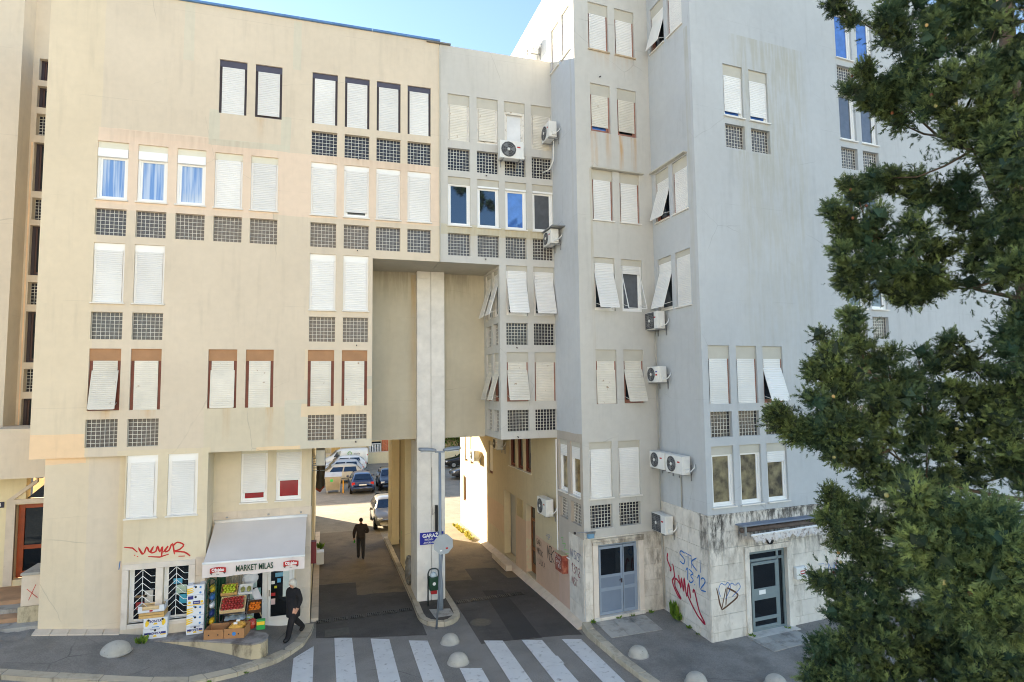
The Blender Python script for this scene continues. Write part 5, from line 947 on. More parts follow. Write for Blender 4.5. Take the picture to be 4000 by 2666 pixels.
tp = thing('green_tarpaulin', 'folded dark green parasol standing behind the fruit display', 'parasol', (-2.75, 19.5, PZ)); MB().lathe([(.03, 0), (.1, .25), (.12, 1.2), (.07, 1.75), (.02, 1.9)], 9, (-2.72, 19.5, PZ)).build('canopy', mat('parasol_green', lin(26, 70, 44), .8, .2, 6), tp); MB().tube([(-2.72, 19.5, PZ-.0), (-2.72, 19.5, PZ+2.0)], .018, 6).build('pole', m_metal, tp)
# tilted crates of fruit on a stand
fs = thing('fruit_stand', 'dark metal stand holding the tilted fruit crates', 'stand', (-2.3, 19.1, PZ)); q = MB(); [q.tube([(x, 18.65, PZ), (x, 18.65, PZ+.45), (x, 19.35, PZ+.95), (x, 19.35, PZ)], .014, 5) for x in (-2.62, -1.95)]; q.tube([(-2.62, 18.65, PZ+.45), (-1.95, 18.65, PZ+.45)], .014, 5); q.tube([(-2.62, 19.35, PZ+.95), (-1.95, 19.35, PZ+.95)], .014, 5); q.build('frame', m_dark, fs)
AM = T(-2.62, 18.62, PZ+.47)@Matrix.Rotation(R(33), 4, 'X'); crate(AM, 'tilted pale wooden crate heaped with red apples', .64, .46, .13, m_palew)
m_apple = mat('apple_red', lin(150, 40, 32), .35, .5, 26, rnd=.25); m_apg = mat('apple_green', lin(176, 190, 50), .3, .15, 14, rnd=.1); m_or = mat('orange_peel', lin(236, 128, 24), .45, .1, 20, rnd=.08)
def heap(M, nx, ny, x0, y0, dx, dy, z, r, m, nm, label, group, lift=.0):
    me = MB().ball((0, 0, 0), r, r, r*.92, 10).mesh(nm, m, True)
    for i in range(nx):
        for j in range(ny): o = put(nm, me, None, M@T(x0+(i+.5*(j % 2)*.6)*dx+random.uniform(-.006, .006), y0+j*dy, z+random.uniform(0, .015))@Matrix.Rotation(random.random()*6, 4, 'Z')@Matrix.Scale(random.uniform(.86, 1.12), 4)); tag(o, label, 'fruit', group)
heap(AM, 7, 6, .06, .05, .078, .072, .1, .042, m_apple, 'apple', 'red apple heaped in the tilted pale wooden crate', 'red apples in the tilted crate')
GM = T(-2.66, 19.06, PZ+.80)@Matrix.Rotation(R(33), 4, 'X'); crate(GM, 'upper wooden crate of green apples behind the red ones', .42, .34, .12, m_wood); heap(GM, 4, 4, .07, .06, .08, .075, .09, .042, m_apg, 'apple', 'green apple in the upper wooden crate', 'green apples in the upper crate')
WT = T(-2.2, 19.04, PZ+.80)@Matrix.Rotation(R(33), 4, 'X'); o = thing('cardboard_tray', 'small white tray of punnets beside the green apples', 'tray', M=WT); q = MB(); [q.box(*b) for b in ((0, 0, 0, .36, .3, .008), (0, 0, .008, .36, .006, .09), (0, .294, .008, .36, .3, .09), (0, .006, .008, .006, .294, .09), (.354, .006, .008, .36, .294, .09))]; q.build('tray', m_wcard, o, WT); [MB().ball((.1+.16*k, .15, .05), .06, .1, .04, 10).build('punnet', mat('grape_olive', lin(150, 150, 90), .4, .2, 12), o, WT, smooth=True) for k in range(2)]
OM = T(-1.96, 18.95, PZ+.28)@Matrix.Rotation(R(25), 4, 'X'); crate(OM, 'dark crate of oranges beside the red apples', .36, .4, .12, mat('crate_dark', lin(96, 66, 44), .8)); heap(OM, 4, 4, .06, .06, .075, .08, .08, .042, m_or, 'orange', 'orange lying in the dark crate', 'oranges in the dark crate')
def carton(M, label, w, d, h, m=m_card):
    t = thing('cardboard_box', label, 'box', M=M); MB().box(0, 0, 0, w, d, .008).build('bottom', m, t, M)
    for b in ((0, 0, .008, w, .008, h), (0, d-.008, .008, w, d, h), (0, .008, .008, .008, d-.008, h), (w-.008, .008, .008, w, d-.008, h)): MB().box(*b).build('side', m, t, M)
    for x in (.25*w, .72*w): MB().lathe([(.018, 0), (.018, .003)], 10, M=T(x, .001, h*.45)@Matrix.Rotation(math.pi/2, 4, 'X')).build('hand_hole', m_blk, t, M)
    return t
b1 = carton(FR(-2.93, 18.2, R(-12))@T(0, 0, PZ), 'open brown cardboard box with a few onions, next to the banana stack', .5, .48, .24); b2 = carton(FR(-2.43, 18.09, R(-12))@T(0, 0, PZ), 'open brown cardboard box full of potatoes in yellow nets', .52, .5, .25)
MB().lathe([(.05, 0), (.05, .003)], 14, M=T(.26, .0, .12)@Matrix.Rotation(math.pi/2, 4, 'X')).build('round_print', m_lblue, b2, WM[b2])
heap(WM[b1], 4, 3, .12, .1, .085, .1, .09, .035, mat('onion_skin', lin(200, 130, 70), .4, .2, 10), 'onion', 'brown onion in the open cardboard box', 'onions in the cardboard box')
for k in range(2): nb = thing('potato_net', (('potato net at the near side of the full brown box', 'potato net at the far side of the full brown box')[k]), 'net bag', M=WM[b2]@T(.26, .15+.2*k, .2)); MB().ball((0, 0, .02), .2, .12, .1, 14).build('net', mat('net_yellow', lin(220, 164, 70), .6, .2, 30, bump=.8, bsc=60), nb, WM[nb], smooth=True); MB().box(-.06, -.02, .11, .03, .02, .16).build('tag', m_pvc, nb, WM[nb])
carton(FR(-2.5, 18.75, R(-3))@T(0, 0, PZ), 'shallow brown carton under the fruit stand, covered with plastic', .62, .4, .2)
pb = thing('plastic_sheet', 'crumpled clear plastic sheet over the carton under the fruit', 'sheet', (-2.2, 18.95, PZ+.2)); q = MB(); [q.v.append((-2.52+.66*i/8, 18.72+.42*j/5, PZ+.22+random.uniform(0, .05))) for i in range(9) for j in range(6)]; q.f = [(i*6+j, i*6+j+1, (i+1)*6+j+1, (i+1)*6+j) for i in range(8) for j in range(5)]; q.m = [0]*len(q.f); q.build('film', MATS['thin_plastic'], pb)
def lump(name, label, c, r, m, n=12, jit=.25, cat='bag'):
    t = thing(name, label, cat, c); q = MB(); q.ball(c, *r, n=n); q.v = [(c[0]+(x-c[0])*(1+random.uniform(-jit, jit)*.5), c[1]+(y-c[1])*(1+random.uniform(-jit, jit)*.5), c[2]+(z-c[2])*(1+random.uniform(-jit, jit)*.3)) for x, y, z in q.v]; q.build('sack', m, t); return t
lump('plastic_bag', 'bunch of white carrier bags hanging beside the shop door', (-1.95, 19.55, 1.72), (.2, .12, .2), mat('bag_white', lin(214, 218, 228), .4, .06, 6), 14, .4); t = thing('paper_roll', 'white paper bags hanging on a slanting stick by the shop door', 'paper bag', (-1.8, 19.4, .9)); MB().tube([(-1.95, 19.5, 1.5), (-1.6, 19.2, .72)], .014, 6).build('stick', m_palew, t); q = MB(); q.prism([(-.1, 0), (.09, .02), (.12, -.45), (-.06, -.5)], -.02, .02, axis='y'); q.build('sheet', MATS['bag_white'], t, T(-1.82, 19.35, 1.45)@Matrix.Rotation(R(-20), 4, 'Y'))
lump('produce_bag', 'clear bag of red tomatoes on the platform end', (-1.78, 18.62, PZ+.13), (.13, .12, .14), mat('tomato_bag', lin(180, 70, 56), .2, .4, 18)); lump('produce_bag', 'clear bag of salad leaves behind the tomatoes', (-1.9, 18.85, PZ+.14), (.14, .12, .15), mat('salad_bag', lin(150, 170, 120), .25, .3, 14))
jp = thing('juice_pack', 'green and yellow drink packs wrapped together by the shop door', 'pack', (-1.5, 18.4, PZ)); MB().box(-1.66, 18.42, PZ, -1.44, 18.56, PZ+.26).build('carton', mat('pack_green', lin(50, 160, 80), .35), jp, bevel=.01); MB().box(-1.65, 18.415, PZ+.13, -1.45, 18.419, PZ+.22).build('label_print', m_yel, jp)
# ================================================================== PEOPLE
def skin(verts, edges, rad, sub=2, smooth=True):
    me = bpy.data.meshes.new('tmp'); me.from_pydata(verts, edges, []); o = bpy.data.objects.new('tmp', me); COL.objects.link(o)
    m = o.modifiers.new('s', 'SKIN'); m.use_smooth_shade = smooth; lay = me.skin_vertices[0].data
    for i, r in enumerate(rad): lay[i].radius = r if isinstance(r, tuple) else (r, r); lay[i].use_root = i == 0
    s_ = o.modifiers.new('ss', 'SUBSURF'); s_.levels = sub; s_.render_levels = sub
    dg = bpy.context.evaluated_depsgraph_get(); e = o.evaluated_get(dg); nm = bpy.data.meshes.new_from_object(e); bpy.data.objects.remove(o); return nm
def body(name, V, E, rules, mats):
    ks = list(V); idx = {k: i for i, k in enumerate(ks)}
    me = skin([V[k][0] for k in ks], [(idx[a], idx[b]) for a, b in E], [V[k][1] if (k[0] in 'fgt' and k[1].isdigit()) or k[:2] in ('pa', 'ja', 'sk', 'cr', 'ne') else (tuple(1.22*q for q in V[k][1]) if isinstance(V[k][1], tuple) else 1.22*V[k][1]) for k in ks]); me.name = name; me.materials.clear()
    for m in mats: me.materials.append(m)
    for p in me.polygons: p.material_index = rules(p.center); p.use_smooth = True
    return me
E0 = [('pelvis', 'waist'), ('waist', 'chest'), ('chest', 'neckb'), ('neckb', 'neck'), ('neck', 'jaw'), ('jaw', 'skull'), ('skull', 'crown')]
for s_ in 'LR': E0 += [('chest', 'sh'+s_), ('sh'+s_, 'el'+s_), ('el'+s_, 'wr'+s_), ('wr'+s_, 'pa'+s_), ('pelvis', 'hp'+s_), ('hp'+s_, 'kn'+s_), ('kn'+s_, 'an'+s_), ('an'+s_, 'to'+s_)]
for s_ in 'LR':
    for k in range(4): E0 += [('pa'+s_, 'f%d' % k+s_), ('f%d' % k+s_, 'g%d' % k+s_)]
    E0 += [('wr'+s_, 't0'+s_), ('t0'+s_, 't1'+s_)]
def fingers(V, s_, wr, pa, side):
    d = (Vector(pa)-Vector(wr)).normalized(); sd = Vector(side).normalized()
    for k in range(4):
        b = Vector(pa)+sd*(.027-.018*k)+d*.035; ln = (.036, .042, .04, .03)[k]; V['f%d' % k+s_] = (tuple(b), .0085); V['g%d' % k+s_] = (tuple(b+d*ln+sd.cross(d)*.018), .0075)
    V['t0'+s_] = (tuple(Vector(wr)+d*.02+sd*.032), .011); V['t1'+s_] = (tuple(Vector(wr)+d*.07+sd*.05), .0085)
m_black = mat('cloth_black', lin(30, 28, 31), .9, .2, 8); m_jacket = mat('cloth_dark_brown', lin(50, 42, 38), .8, .25, 8); m_trous = mat('cloth_charcoal', lin(46, 45, 48), .9, .2, 8); m_skin = mat('skin', lin(196, 146, 120), .55, .06, 6); m_shoe = mat('shoe_black', lin(16, 16, 17), .5)
# man walking away down the passage; local +y is forward
V = {'pelvis': ((0, 0, .95), (.16, .12)), 'waist': ((0, 0, 1.1), (.165, .125)), 'chest': ((0, .02, 1.33), (.19, .125)), 'neckb': ((0, .02, 1.49), (.09, .075)), 'neck': ((0, .03, 1.545), .056), 'jaw': ((0, .055, 1.6), (.065, .075)), 'skull': ((0, .045, 1.675), (.078, .095)), 'crown': ((0, .04, 1.735), .06),
     'shL': ((-.2, .0, 1.43), .085), 'elL': ((-.29, -.02, 1.17), .066), 'wrL': ((-.29, .05, .93), .045), 'paL': ((-.29, .07, .86), (.028, .035)), 'shR': ((.2, .0, 1.43), .085), 'elR': ((.3, -.02, 1.18), .068), 'wrR': ((.2, .2, 1.1), .045), 'paR': ((.16, .26, 1.12), (.028, .035)),
     'hpL': ((-.095, 0, .88), .1), 'knL': ((-.1, .12, .5), .075), 'anL': ((-.1, .1, .1), .055), 'toL': ((-.11, .26, .05), (.042, .032)), 'hpR': ((.095, 0, .88), .1), 'knR': ((.1, .0, .48), .075), 'anR': ((.1, -.16, .12), .055), 'toR': ((.11, -.0, .05), (.042, .032))}
fingers(V, 'L', V['wrL'][0], V['paL'][0], (.2, 1, 0)); fingers(V, 'R', V['wrR'][0], V['paR'][0], (0, .2, 1))
hand = lambda c, V=V: any((c-Vector(V['pa'+s_][0])).length < .1 and (c-Vector(V['wr'+s_][0])).length > .025 for s_ in 'LR')
man_me = body('body', V, E0, lambda c: 0 if (c.z > 1.53 or hand(c)) else (3 if c.z < .1 else (2 if c.z < .93 else 1)), [m_skin, m_jacket, m_trous, m_shoe])
Mm = T(1.68, 27.7, zr(1.7, 27.7))@Matrix.Rotation(R(-4), 4, 'Z'); man = thing('person', 'person in dark jacket and trousers walking away through the left passage with a bottle', 'person', M=Mm); put('body', man_me, man, Mm)
hr = MB(); hr.ball((0, .03, 1.69), .085, .105, .085, 14); hr.v = [(x, y-(.0 if z > 1.66 else .012), z) for x, y, z in hr.v]; hr.build('hair', mat('hair_dark', lin(30, 25, 22), .8, .2, 30), man, Mm, smooth=True)
MB().lathe([(.195, 0), (.2, .06), (.175, .08)], 16, (0, 0, .9)).build('jacket_hem', m_jacket, man, Mm@Matrix.Diagonal((1, .78, 1, 1)), smooth=True); [MB().ball((.012, .13+.0, 1.65), .012).build('nose', m_skin, man, Mm)] ; [MB().ball((sx*.08, .04, 1.66), .014, .02, .028).build('ear', m_skin, man, Mm) for sx in (-1, 1)]
bt = thing('bottle', 'small green bottle in the hand of the walking person', 'bottle', M=Mm@T(-.28, .11, .7)); MB().lathe([(.001, 0), (.03, .002), (.03, .12), (.012, .17), (.012, .21)], 10).build('glass', mat('bottle_green', lin(60, 160, 50), .1), bt, WM[bt], smooth=True)
# woman striding to the left past the shop door
V = {'pelvis': ((0, 0, .93), (.145, .14)), 'waist': ((0, .01, 1.05), (.16, .14)), 'chest': ((0, .03, 1.25), (.17, .13)), 'neckb': ((0, .03, 1.38), (.085, .075)), 'neck': ((0, .05, 1.43), .05), 'jaw': ((0, .085, 1.485), (.055, .068)), 'skull': ((0, .075, 1.55), (.072, .088)), 'crown': ((0, .065, 1.605), .055),
     'shL': ((-.165, .01, 1.32), .078), 'elL': ((-.215, -.05, 1.07), .066), 'wrL': ((-.2, .05, .87), .05), 'paL': ((-.195, .08, .8), (.026, .032)), 'shR': ((.165, .01, 1.32), .078), 'elR': ((.215, -.06, 1.07), .066), 'wrR': ((.2, .0, .86), .05), 'paR': ((.195, .03, .79), (.026, .032)),
     'hpL': ((-.08, .02, .86), .1), 'knL': ((-.08, .17, .48), .08), 'anL': ((-.075, .27, .09), .066), 'toL': ((-.075, .42, .045), (.045, .035)), 'hpR': ((.08, -.02, .86), .1), 'knR': ((.08, -.12, .48), .078), 'anR': ((.08, -.46, .15), .066), 'toR': ((.085, -.34, .05), (.042, .035))}
fingers(V, 'L', V['wrL'][0], V['paL'][0], (.2, 1, 0)); fingers(V, 'R', V['wrR'][0], V['paR'][0], (-.2, 1, 0))
hand = lambda c, V=V: any((c-Vector(V['pa'+s_][0])).length < .095 and (c-Vector(V['wr'+s_][0])).length > .03 for s_ in 'LR')
wom_me = body('body', V, E0, lambda c: 0 if (c.z > 1.42 or hand(c)) else (2 if c.z < .1 else 1), [m_skin, m_black, m_shoe])
hd = Vector((-.6, -.62, 0)).normalized(); Mo = T(-.72, 18.9, .115)@Matrix.Rotation(math.atan2(-hd.x, hd.y), 4, 'Z'); wo = thing('person', 'person with short white hair in a long black coat striding past the shop door', 'person', M=Mo); put('body', wom_me, wo, Mo)
hr = MB(); hr.ball((0, .045, 1.555), .108, .125, .108, 16); hr.v = [(x*(1.08 if z < 1.53 else 1), y-(.02 if z < 1.55 and y > .08 else 0)-(.015 if z < 1.5 else 0), z-(.05 if y < .07 and z < 1.53 else 0)) for x, y, z in hr.v]; hr.build('hair', mat('hair_white', lin(214, 208, 196), .6, .15, 40, bump=.6, bsc=50), wo, Mo, smooth=True)
ct = MB(); ct.lathe([(.2, .62), (.205, .7), (.2, .9), (.185, 1.05), (.175, 1.15)], 18); ct.build('coat_skirt', m_black, wo, Mo@T(0, .01, 0)@Matrix.Diagonal((1, .9, 1, 1)), smooth=True); MB().ball((0, .155, 1.53), .013, .018, .018).build('nose', m_skin, wo, Mo); [MB().ball((sx*.028, .142, 1.553), .014, .01, .009).build('eye', m_blk, wo, Mo) for sx in (-1, 1)]; MB().box(-.022, .135, 1.494, .022, .147, 1.502).build('mouth', mat('lips', lin(150, 70, 66), .5), wo, Mo)
cg = thing('cigarette', 'white cigarette in the mouth of the white-haired person', 'cigarette', M=Mo@T(0, .15, 1.495)); MB().tube([(0, 0, 0), (0, .075, -.025)], .005, 6).build('paper', m_pvc, cg, WM[cg])
# ================================================================== VEHICLES
m_tyre = mat('tyre', lin(24, 24, 25), .85); m_rim = mat('rim', lin(176, 178, 180), .3, .05, 3, metal=.7); m_cglass = glassy('car_glass', lin(26, 36, 52), .03, 2.0); m_trim = mat('car_trim', lin(28, 28, 30), .6); m_hl = mat('headlight', lin(214, 218, 222), .1, .05); m_tl = mat('tail_light', lin(190, 24, 22), .2); m_plate = mat('number_plate', lin(232, 232, 230), .4)
def paint(n, *c): return mat('car_paint_'+n, lin(*c), .28, .04, 1.5, coat=.6)
PROF = {  # stations from rear to front: x, half width, z low, z shoulder, z top, half width top
 'hatch': [(-1, .68, .35, .62, .66, .66), (-.98, .8, .28, .82, .9, .74), (-.93, .84, .22, .88, .98, .72), (-.74, .86, .2, .92, 1.42, .56), (-.5, .87, .2, .92, 1.47, .6), (-.05, .87, .2, .92, 1.48, .6), (.18, .87, .2, .93, 1.42, .58), (.46, .86, .2, .92, .96, .74), (.75, .84, .2, .8, .86, .7), (.93, .78, .24, .66, .74, .64), (1, .62, .32, .54, .6, .55)],
 'sedan': [(-1, .66, .36, .62, .7, .64), (-.97, .8, .26, .84, .92, .74), (-.72, .86, .2, .9, .97, .72), (-.46, .87, .2, .92, 1.38, .56), (-.2, .87, .2, .92, 1.44, .58), (.05, .87, .2, .92, 1.42, .58), (.32, .87, .2, .9, .95, .74), (.72, .85, .2, .8, .86, .7), (.93, .78, .24, .66, .74, .64), (1, .62, .32, .54, .6, .55)],
 'van': [(-1, .78, .4, 1.0, 1.76, .68), (-.98, .86, .28, 1.0, 1.8, .72), (-.5, .88, .22, 1.02, 1.83, .72), (.1, .88, .22, 1.02, 1.82, .7), (.3, .88, .22, 1.02, 1.72, .66), (.62, .87, .22, 1.0, 1.06, .74), (.85, .84, .22, .86, .92, .7), (.96, .76, .26, .66, .74, .64), (1, .62, .34, .54, .6, .55)]}
def car(label, col, kind, x, y, heading, L=4.1, name='parked_car', z=None, cat='car', roofh=1., wag=False):
    P = PROF[kind]; z = zr(x, max(34, y)) if z is None else z; M = T(x, y, z)@Matrix.Rotation(heading, 4, 'Z'); t = thing(name, label, cat, M=M, group='vehicles in the car park'); hl = L/2
    mb = MB(); ring = []
    for (sx, wv, zb, zs, ztop, wt_) in P:
        ztop = ztop*roofh if ztop > 1.1 else ztop; half = [(wv*.82, zb), (wv*.98, zb+.1), (wv, (zb+zs)/2+.05), (wv*.97, zs), (wt_+.02, ztop-.04), (wt_*.75, ztop+.015)]
        pts = half+[(-a, b) for a, b in half[::-1]]; ring.append([(sx*hl, a, b) for a, b in pts]); mb.v += ring[-1]
    n = 12; S_ = len(P); mb.f = [(i*n+k, (i+1)*n+k, (i+1)*n+(k+1) % n, i*n+(k+1) % n) for i in range(S_-1) for k in range(n)]+[tuple(range(n))[::-1], tuple(range((S_-1)*n, S_*n))]; mb.m = [0]*len(mb.f)
    pm = paint(*col); bo = mb.build('body', pm, t, M, smooth=True); b_ = bo.modifiers.new('b', 'SUBSURF'); b_.levels = 1; b_.render_levels = 1
    q4 = lambda a, b, c, d, u0, u1, v0, v1: [tuple(Vector(a).lerp(b, u).lerp(Vector(d).lerp(c, u), v)) for u, v in ((u0, v0), (u1, v0), (u1, v1), (u0, v1))]
    top = [i for i, p in enumerate(P) if p[4] > 1.2]; i0, i1 = top[0], top[-1]
    def pane(nm, pts, off):
        pts = [tuple(Vector(p)+Vector(off)) for p in pts]; MB().add(pts, [(0, 1, 2, 3)]).build(nm, m_cglass, t, M)
    pane('windscreen', q4(ring[i1][5], ring[i1][6], ring[i1+1][6], ring[i1+1][5], -.12, 1.12, .1, .92), (.03, 0, .03)); pane('rear_window', q4(ring[i0][5], ring[i0][6], ring[i0-1][6], ring[i0-1][5], -.1, 1.1, .1, .85), (-.035, 0, .03)) if kind != 'van' else None
    for s_ in (-1, 1):
        k3, k4 = (3, 4) if s_ > 0 else (8, 7); rng_ = [(i0, i1)] if kind != 'van' else [(i1-1, i1)]
        for (a, b) in rng_:
            m_ = (a+b)//2 if b-a > 1 else None
            A, B_, C_, D_ = ring[a][k3], ring[b][k3], ring[b][k4], ring[a][k4]
            fx = Vector(ring[min(b+1, S_-1)][k3]); bk = Vector(ring[max(0, a-1)][k3]); A2 = Vector(A).lerp(bk, .35 if kind != 'van' else 0); B2 = Vector(B_).lerp(fx, .62)
            if kind == 'van': pane('side_window', q4(A, B2, C_, D_, .25, .97, .12, .86), (0, s_*.035, 0))
            else:
                pane('side_window', q4(A2, B2, C_, D_, .06, .5, .1, .86), (0, s_*.03, 0)); pane('side_window', q4(A2, B2, C_, D_, .54, .95, .1, .86), (0, s_*.03, 0))
        MB().cbox((hl*.36, s_*.96, 1.0), (.1, .16, .12)).build('mirror', pm, t, M, bevel=.02); MB().box(-hl*.86, s_*.865-.012, .42, hl*.86, s_*.865+.012, .47).build('side_strip', m_trim, t, M); MB().box(-.1, s_*.88-.012, .8, .06, s_*.88+.012, .83).build('door_handle', m_trim, t, M)
        MB().box(hl*.93-.12, s_*.6-.14, .58, hl*.955, s_*.6+.14, .72).build('headlight', m_hl, t, M, bevel=.03); MB().box(-hl*.99, s_*.66-.12, .7 if kind != 'van' else .8, -hl*.95, s_*.66+.12, .9 if kind != 'van' else 1.25).build('tail_light', m_tl, t, M, bevel=.02)
        for wx in (hl*.62, -hl*.6):
            Mw_ = M@T(wx, s_*.78, .31)@Matrix.Rotation(math.pi/2, 4, 'X'); w_ = MB().lathe([(.2, -.1), (.29, -.1), (.31, -.07), (.31, .07), (.29, .1), (.2, .1)], 18).build('wheel', m_tyre, t, Mw_, smooth=False); MB().lathe([(.19, -.104), (.2, -.09), (.2, .09), (.19, .104), (.05, .09)], 14).build('rim', m_rim, w_, Mw_)
            MB().lathe([(.37, -.005), (.37, .005)], 16).build('wheel_arch', m_trim, t, M@T(wx, s_*.862, .33)@Matrix.Rotation(math.pi/2, 4, 'X'))
    MB().box(hl*.955, -.26, .36, hl*.985, .26, .47).build('number_plate', m_plate, t, M); MB().box(-hl*1.0, -.26, .64, -hl*.985, .26, .75).build('number_plate', m_plate, t, M); MB().box(hl*.93, -.45, .46, hl*.975, .45, .58).build('grille', m_trim, t, M, bevel=.02); MB().box(-hl*1.01, -.7, .3, -hl*.96, .7, .46).build('bumper', m_trim, t, M, bevel=.03)
    return t
van = car('white delivery van with a green round logo parked along the far wall', ('white', 226, 226, 220), 'van', 2.1, 61.6, math.pi, 4.4, 'delivery_van', cat='van')
Mv = WM[van]; FV = T(2.1, 60.69, zr(2, 61))
lo_ = MB(); lo_.tube([(-.15+.17*math.cos(a*.449), 0, 1.12+.17*math.sin(a*.449)) for a in range(15)], .035, 5); lo_.build('logo', mat('logo_green', lin(120, 170, 80), .5), van, FV@T(.62, 0, .28)); text_mb('mnia', .3).build('lettering', mat('lettering_grey', lin(90, 90, 94), .5), van, FV@T(1.15, -.01, 1.36))
car('white hatchback partly hidden between the van and the silver cars', ('white2', 222, 224, 222), 'hatch', 1.9, 58.4, math.pi, 4.1); car('silver blue hatchback in the middle of the parked row', ('silverblue', 176, 184, 192), 'hatch', 1.5, 55.2, math.pi, 4.0); car('beige silver estate car nearest in the parked row, behind the waste container', ('beige', 196, 188, 170), 'hatch', 1.2, 51.8, math.pi, 4.2)
car('dark blue hatchback seen from behind in the car park', ('blue', 34, 52, 92), 'hatch', 2.85, 47.2, math.pi/2, 4.2); car('small black car facing the passage beside the blue hatchback', ('black', 24, 26, 40), 'hatch', 4.95, 47.7, -math.pi/2, 3.6); car('grey hatchback coming into the passage, half hidden by the pier', ('grey', 112, 108, 98), 'hatch', 3.6, 35.3, -math.pi/2, 4.3)
car('black saloon parked beyond the right passage', ('black2', 26, 24, 26), 'sedan', 13.3, 57.5, math.pi, 4.4); car('dark grey off-road car with its nose showing past the right passage wall', ('darkgrey', 58, 60, 66), 'hatch', 12.5, 50.2, math.pi, 4.4, roofh=1.12)
dm = thing('waste_container', 'grey metal waste container on castors beside the parked cars', 'container', (.85, 47.1, -.38)); zz = -.38
q = MB(); q.add([(.32, 46.6, zz+.22), (1.3, 46.6, zz+.22), (1.3, 47.5, zz+.22), (.32, 47.5, zz+.22), (.24, 46.5, zz+1.2), (1.4, 46.5, zz+1.2), (1.4, 47.6, zz+1.2), (.24, 47.6, zz+1.2)], [(0, 3, 2, 1), (0, 1, 5, 4), (1, 2, 6, 5), (2, 3, 7, 6), (3, 0, 4, 7)]); q.build('tub', mat('container_grey', lin(164, 156, 138), .5, .08, 3, metal=.2), dm)
for k in range(8): MB().box(.36+k*.13, 46.5, zz+.3, .39+k*.13, 46.54, zz+1.15).build('rib', MATS['container_grey'], dm, T(0, 0, 0))
q = MB(); q.prism([(46.45, zz+1.2), (47.65, zz+1.2), (47.5, zz+1.42), (46.95, zz+1.48)], .2, 1.44, axis='x'); q.build('lid', mat('container_lid', lin(176, 182, 190), .4), dm, bevel=.02); MB().box(.62, 46.49, zz+.85, .8, 46.5, zz+1.03).build('sticker', mat('sticker_green', lin(40, 180, 80), .4), dm)
for x in (.4, 1.25): MB().lathe([(.1, -.03), (.1, .03)], 12, M=T(x, 46.65, zz+.1)@Matrix.Rotation(math.pi/2, 4, 'Y')).build('castor', m_rim, dm); MB().box(x-.05, 46.6, zz+.16, x+.05, 46.72, zz+.24).build('castor_fork', m_metal, dm)
yp = thing('yellow_post', 'orange yellow post next to the waste container', 'post', (1.53, 46.4, -.38)); MB().tube([(1.53, 46.4, -.38), (1.53, 46.4, .55)], .045, 8).build('shaft', mat('post_yellow', lin(236, 168, 40), .5), yp); MB().lathe([(.048, 0), (.03, .03)], 8, (1.53, 46.4, .55)).build('cap', m_trim, yp)
hb_ = thing('rubbish_bag', 'crumpled grey plastic sheet caught behind the pillar', 'bag', (3.2, 22.6, .1)); q = MB(); q.ball((3.12, 22.75, .55), .16, .3, .5, 14); q.v = [(x+random.uniform(-.04, .04), y+random.uniform(-.05, .05), z+random.uniform(-.05, .05)) for x, y, z in q.v]; q.build('sheet', mat('bag_grey', lin(120, 120, 116), .3, .3, 8), hb_)
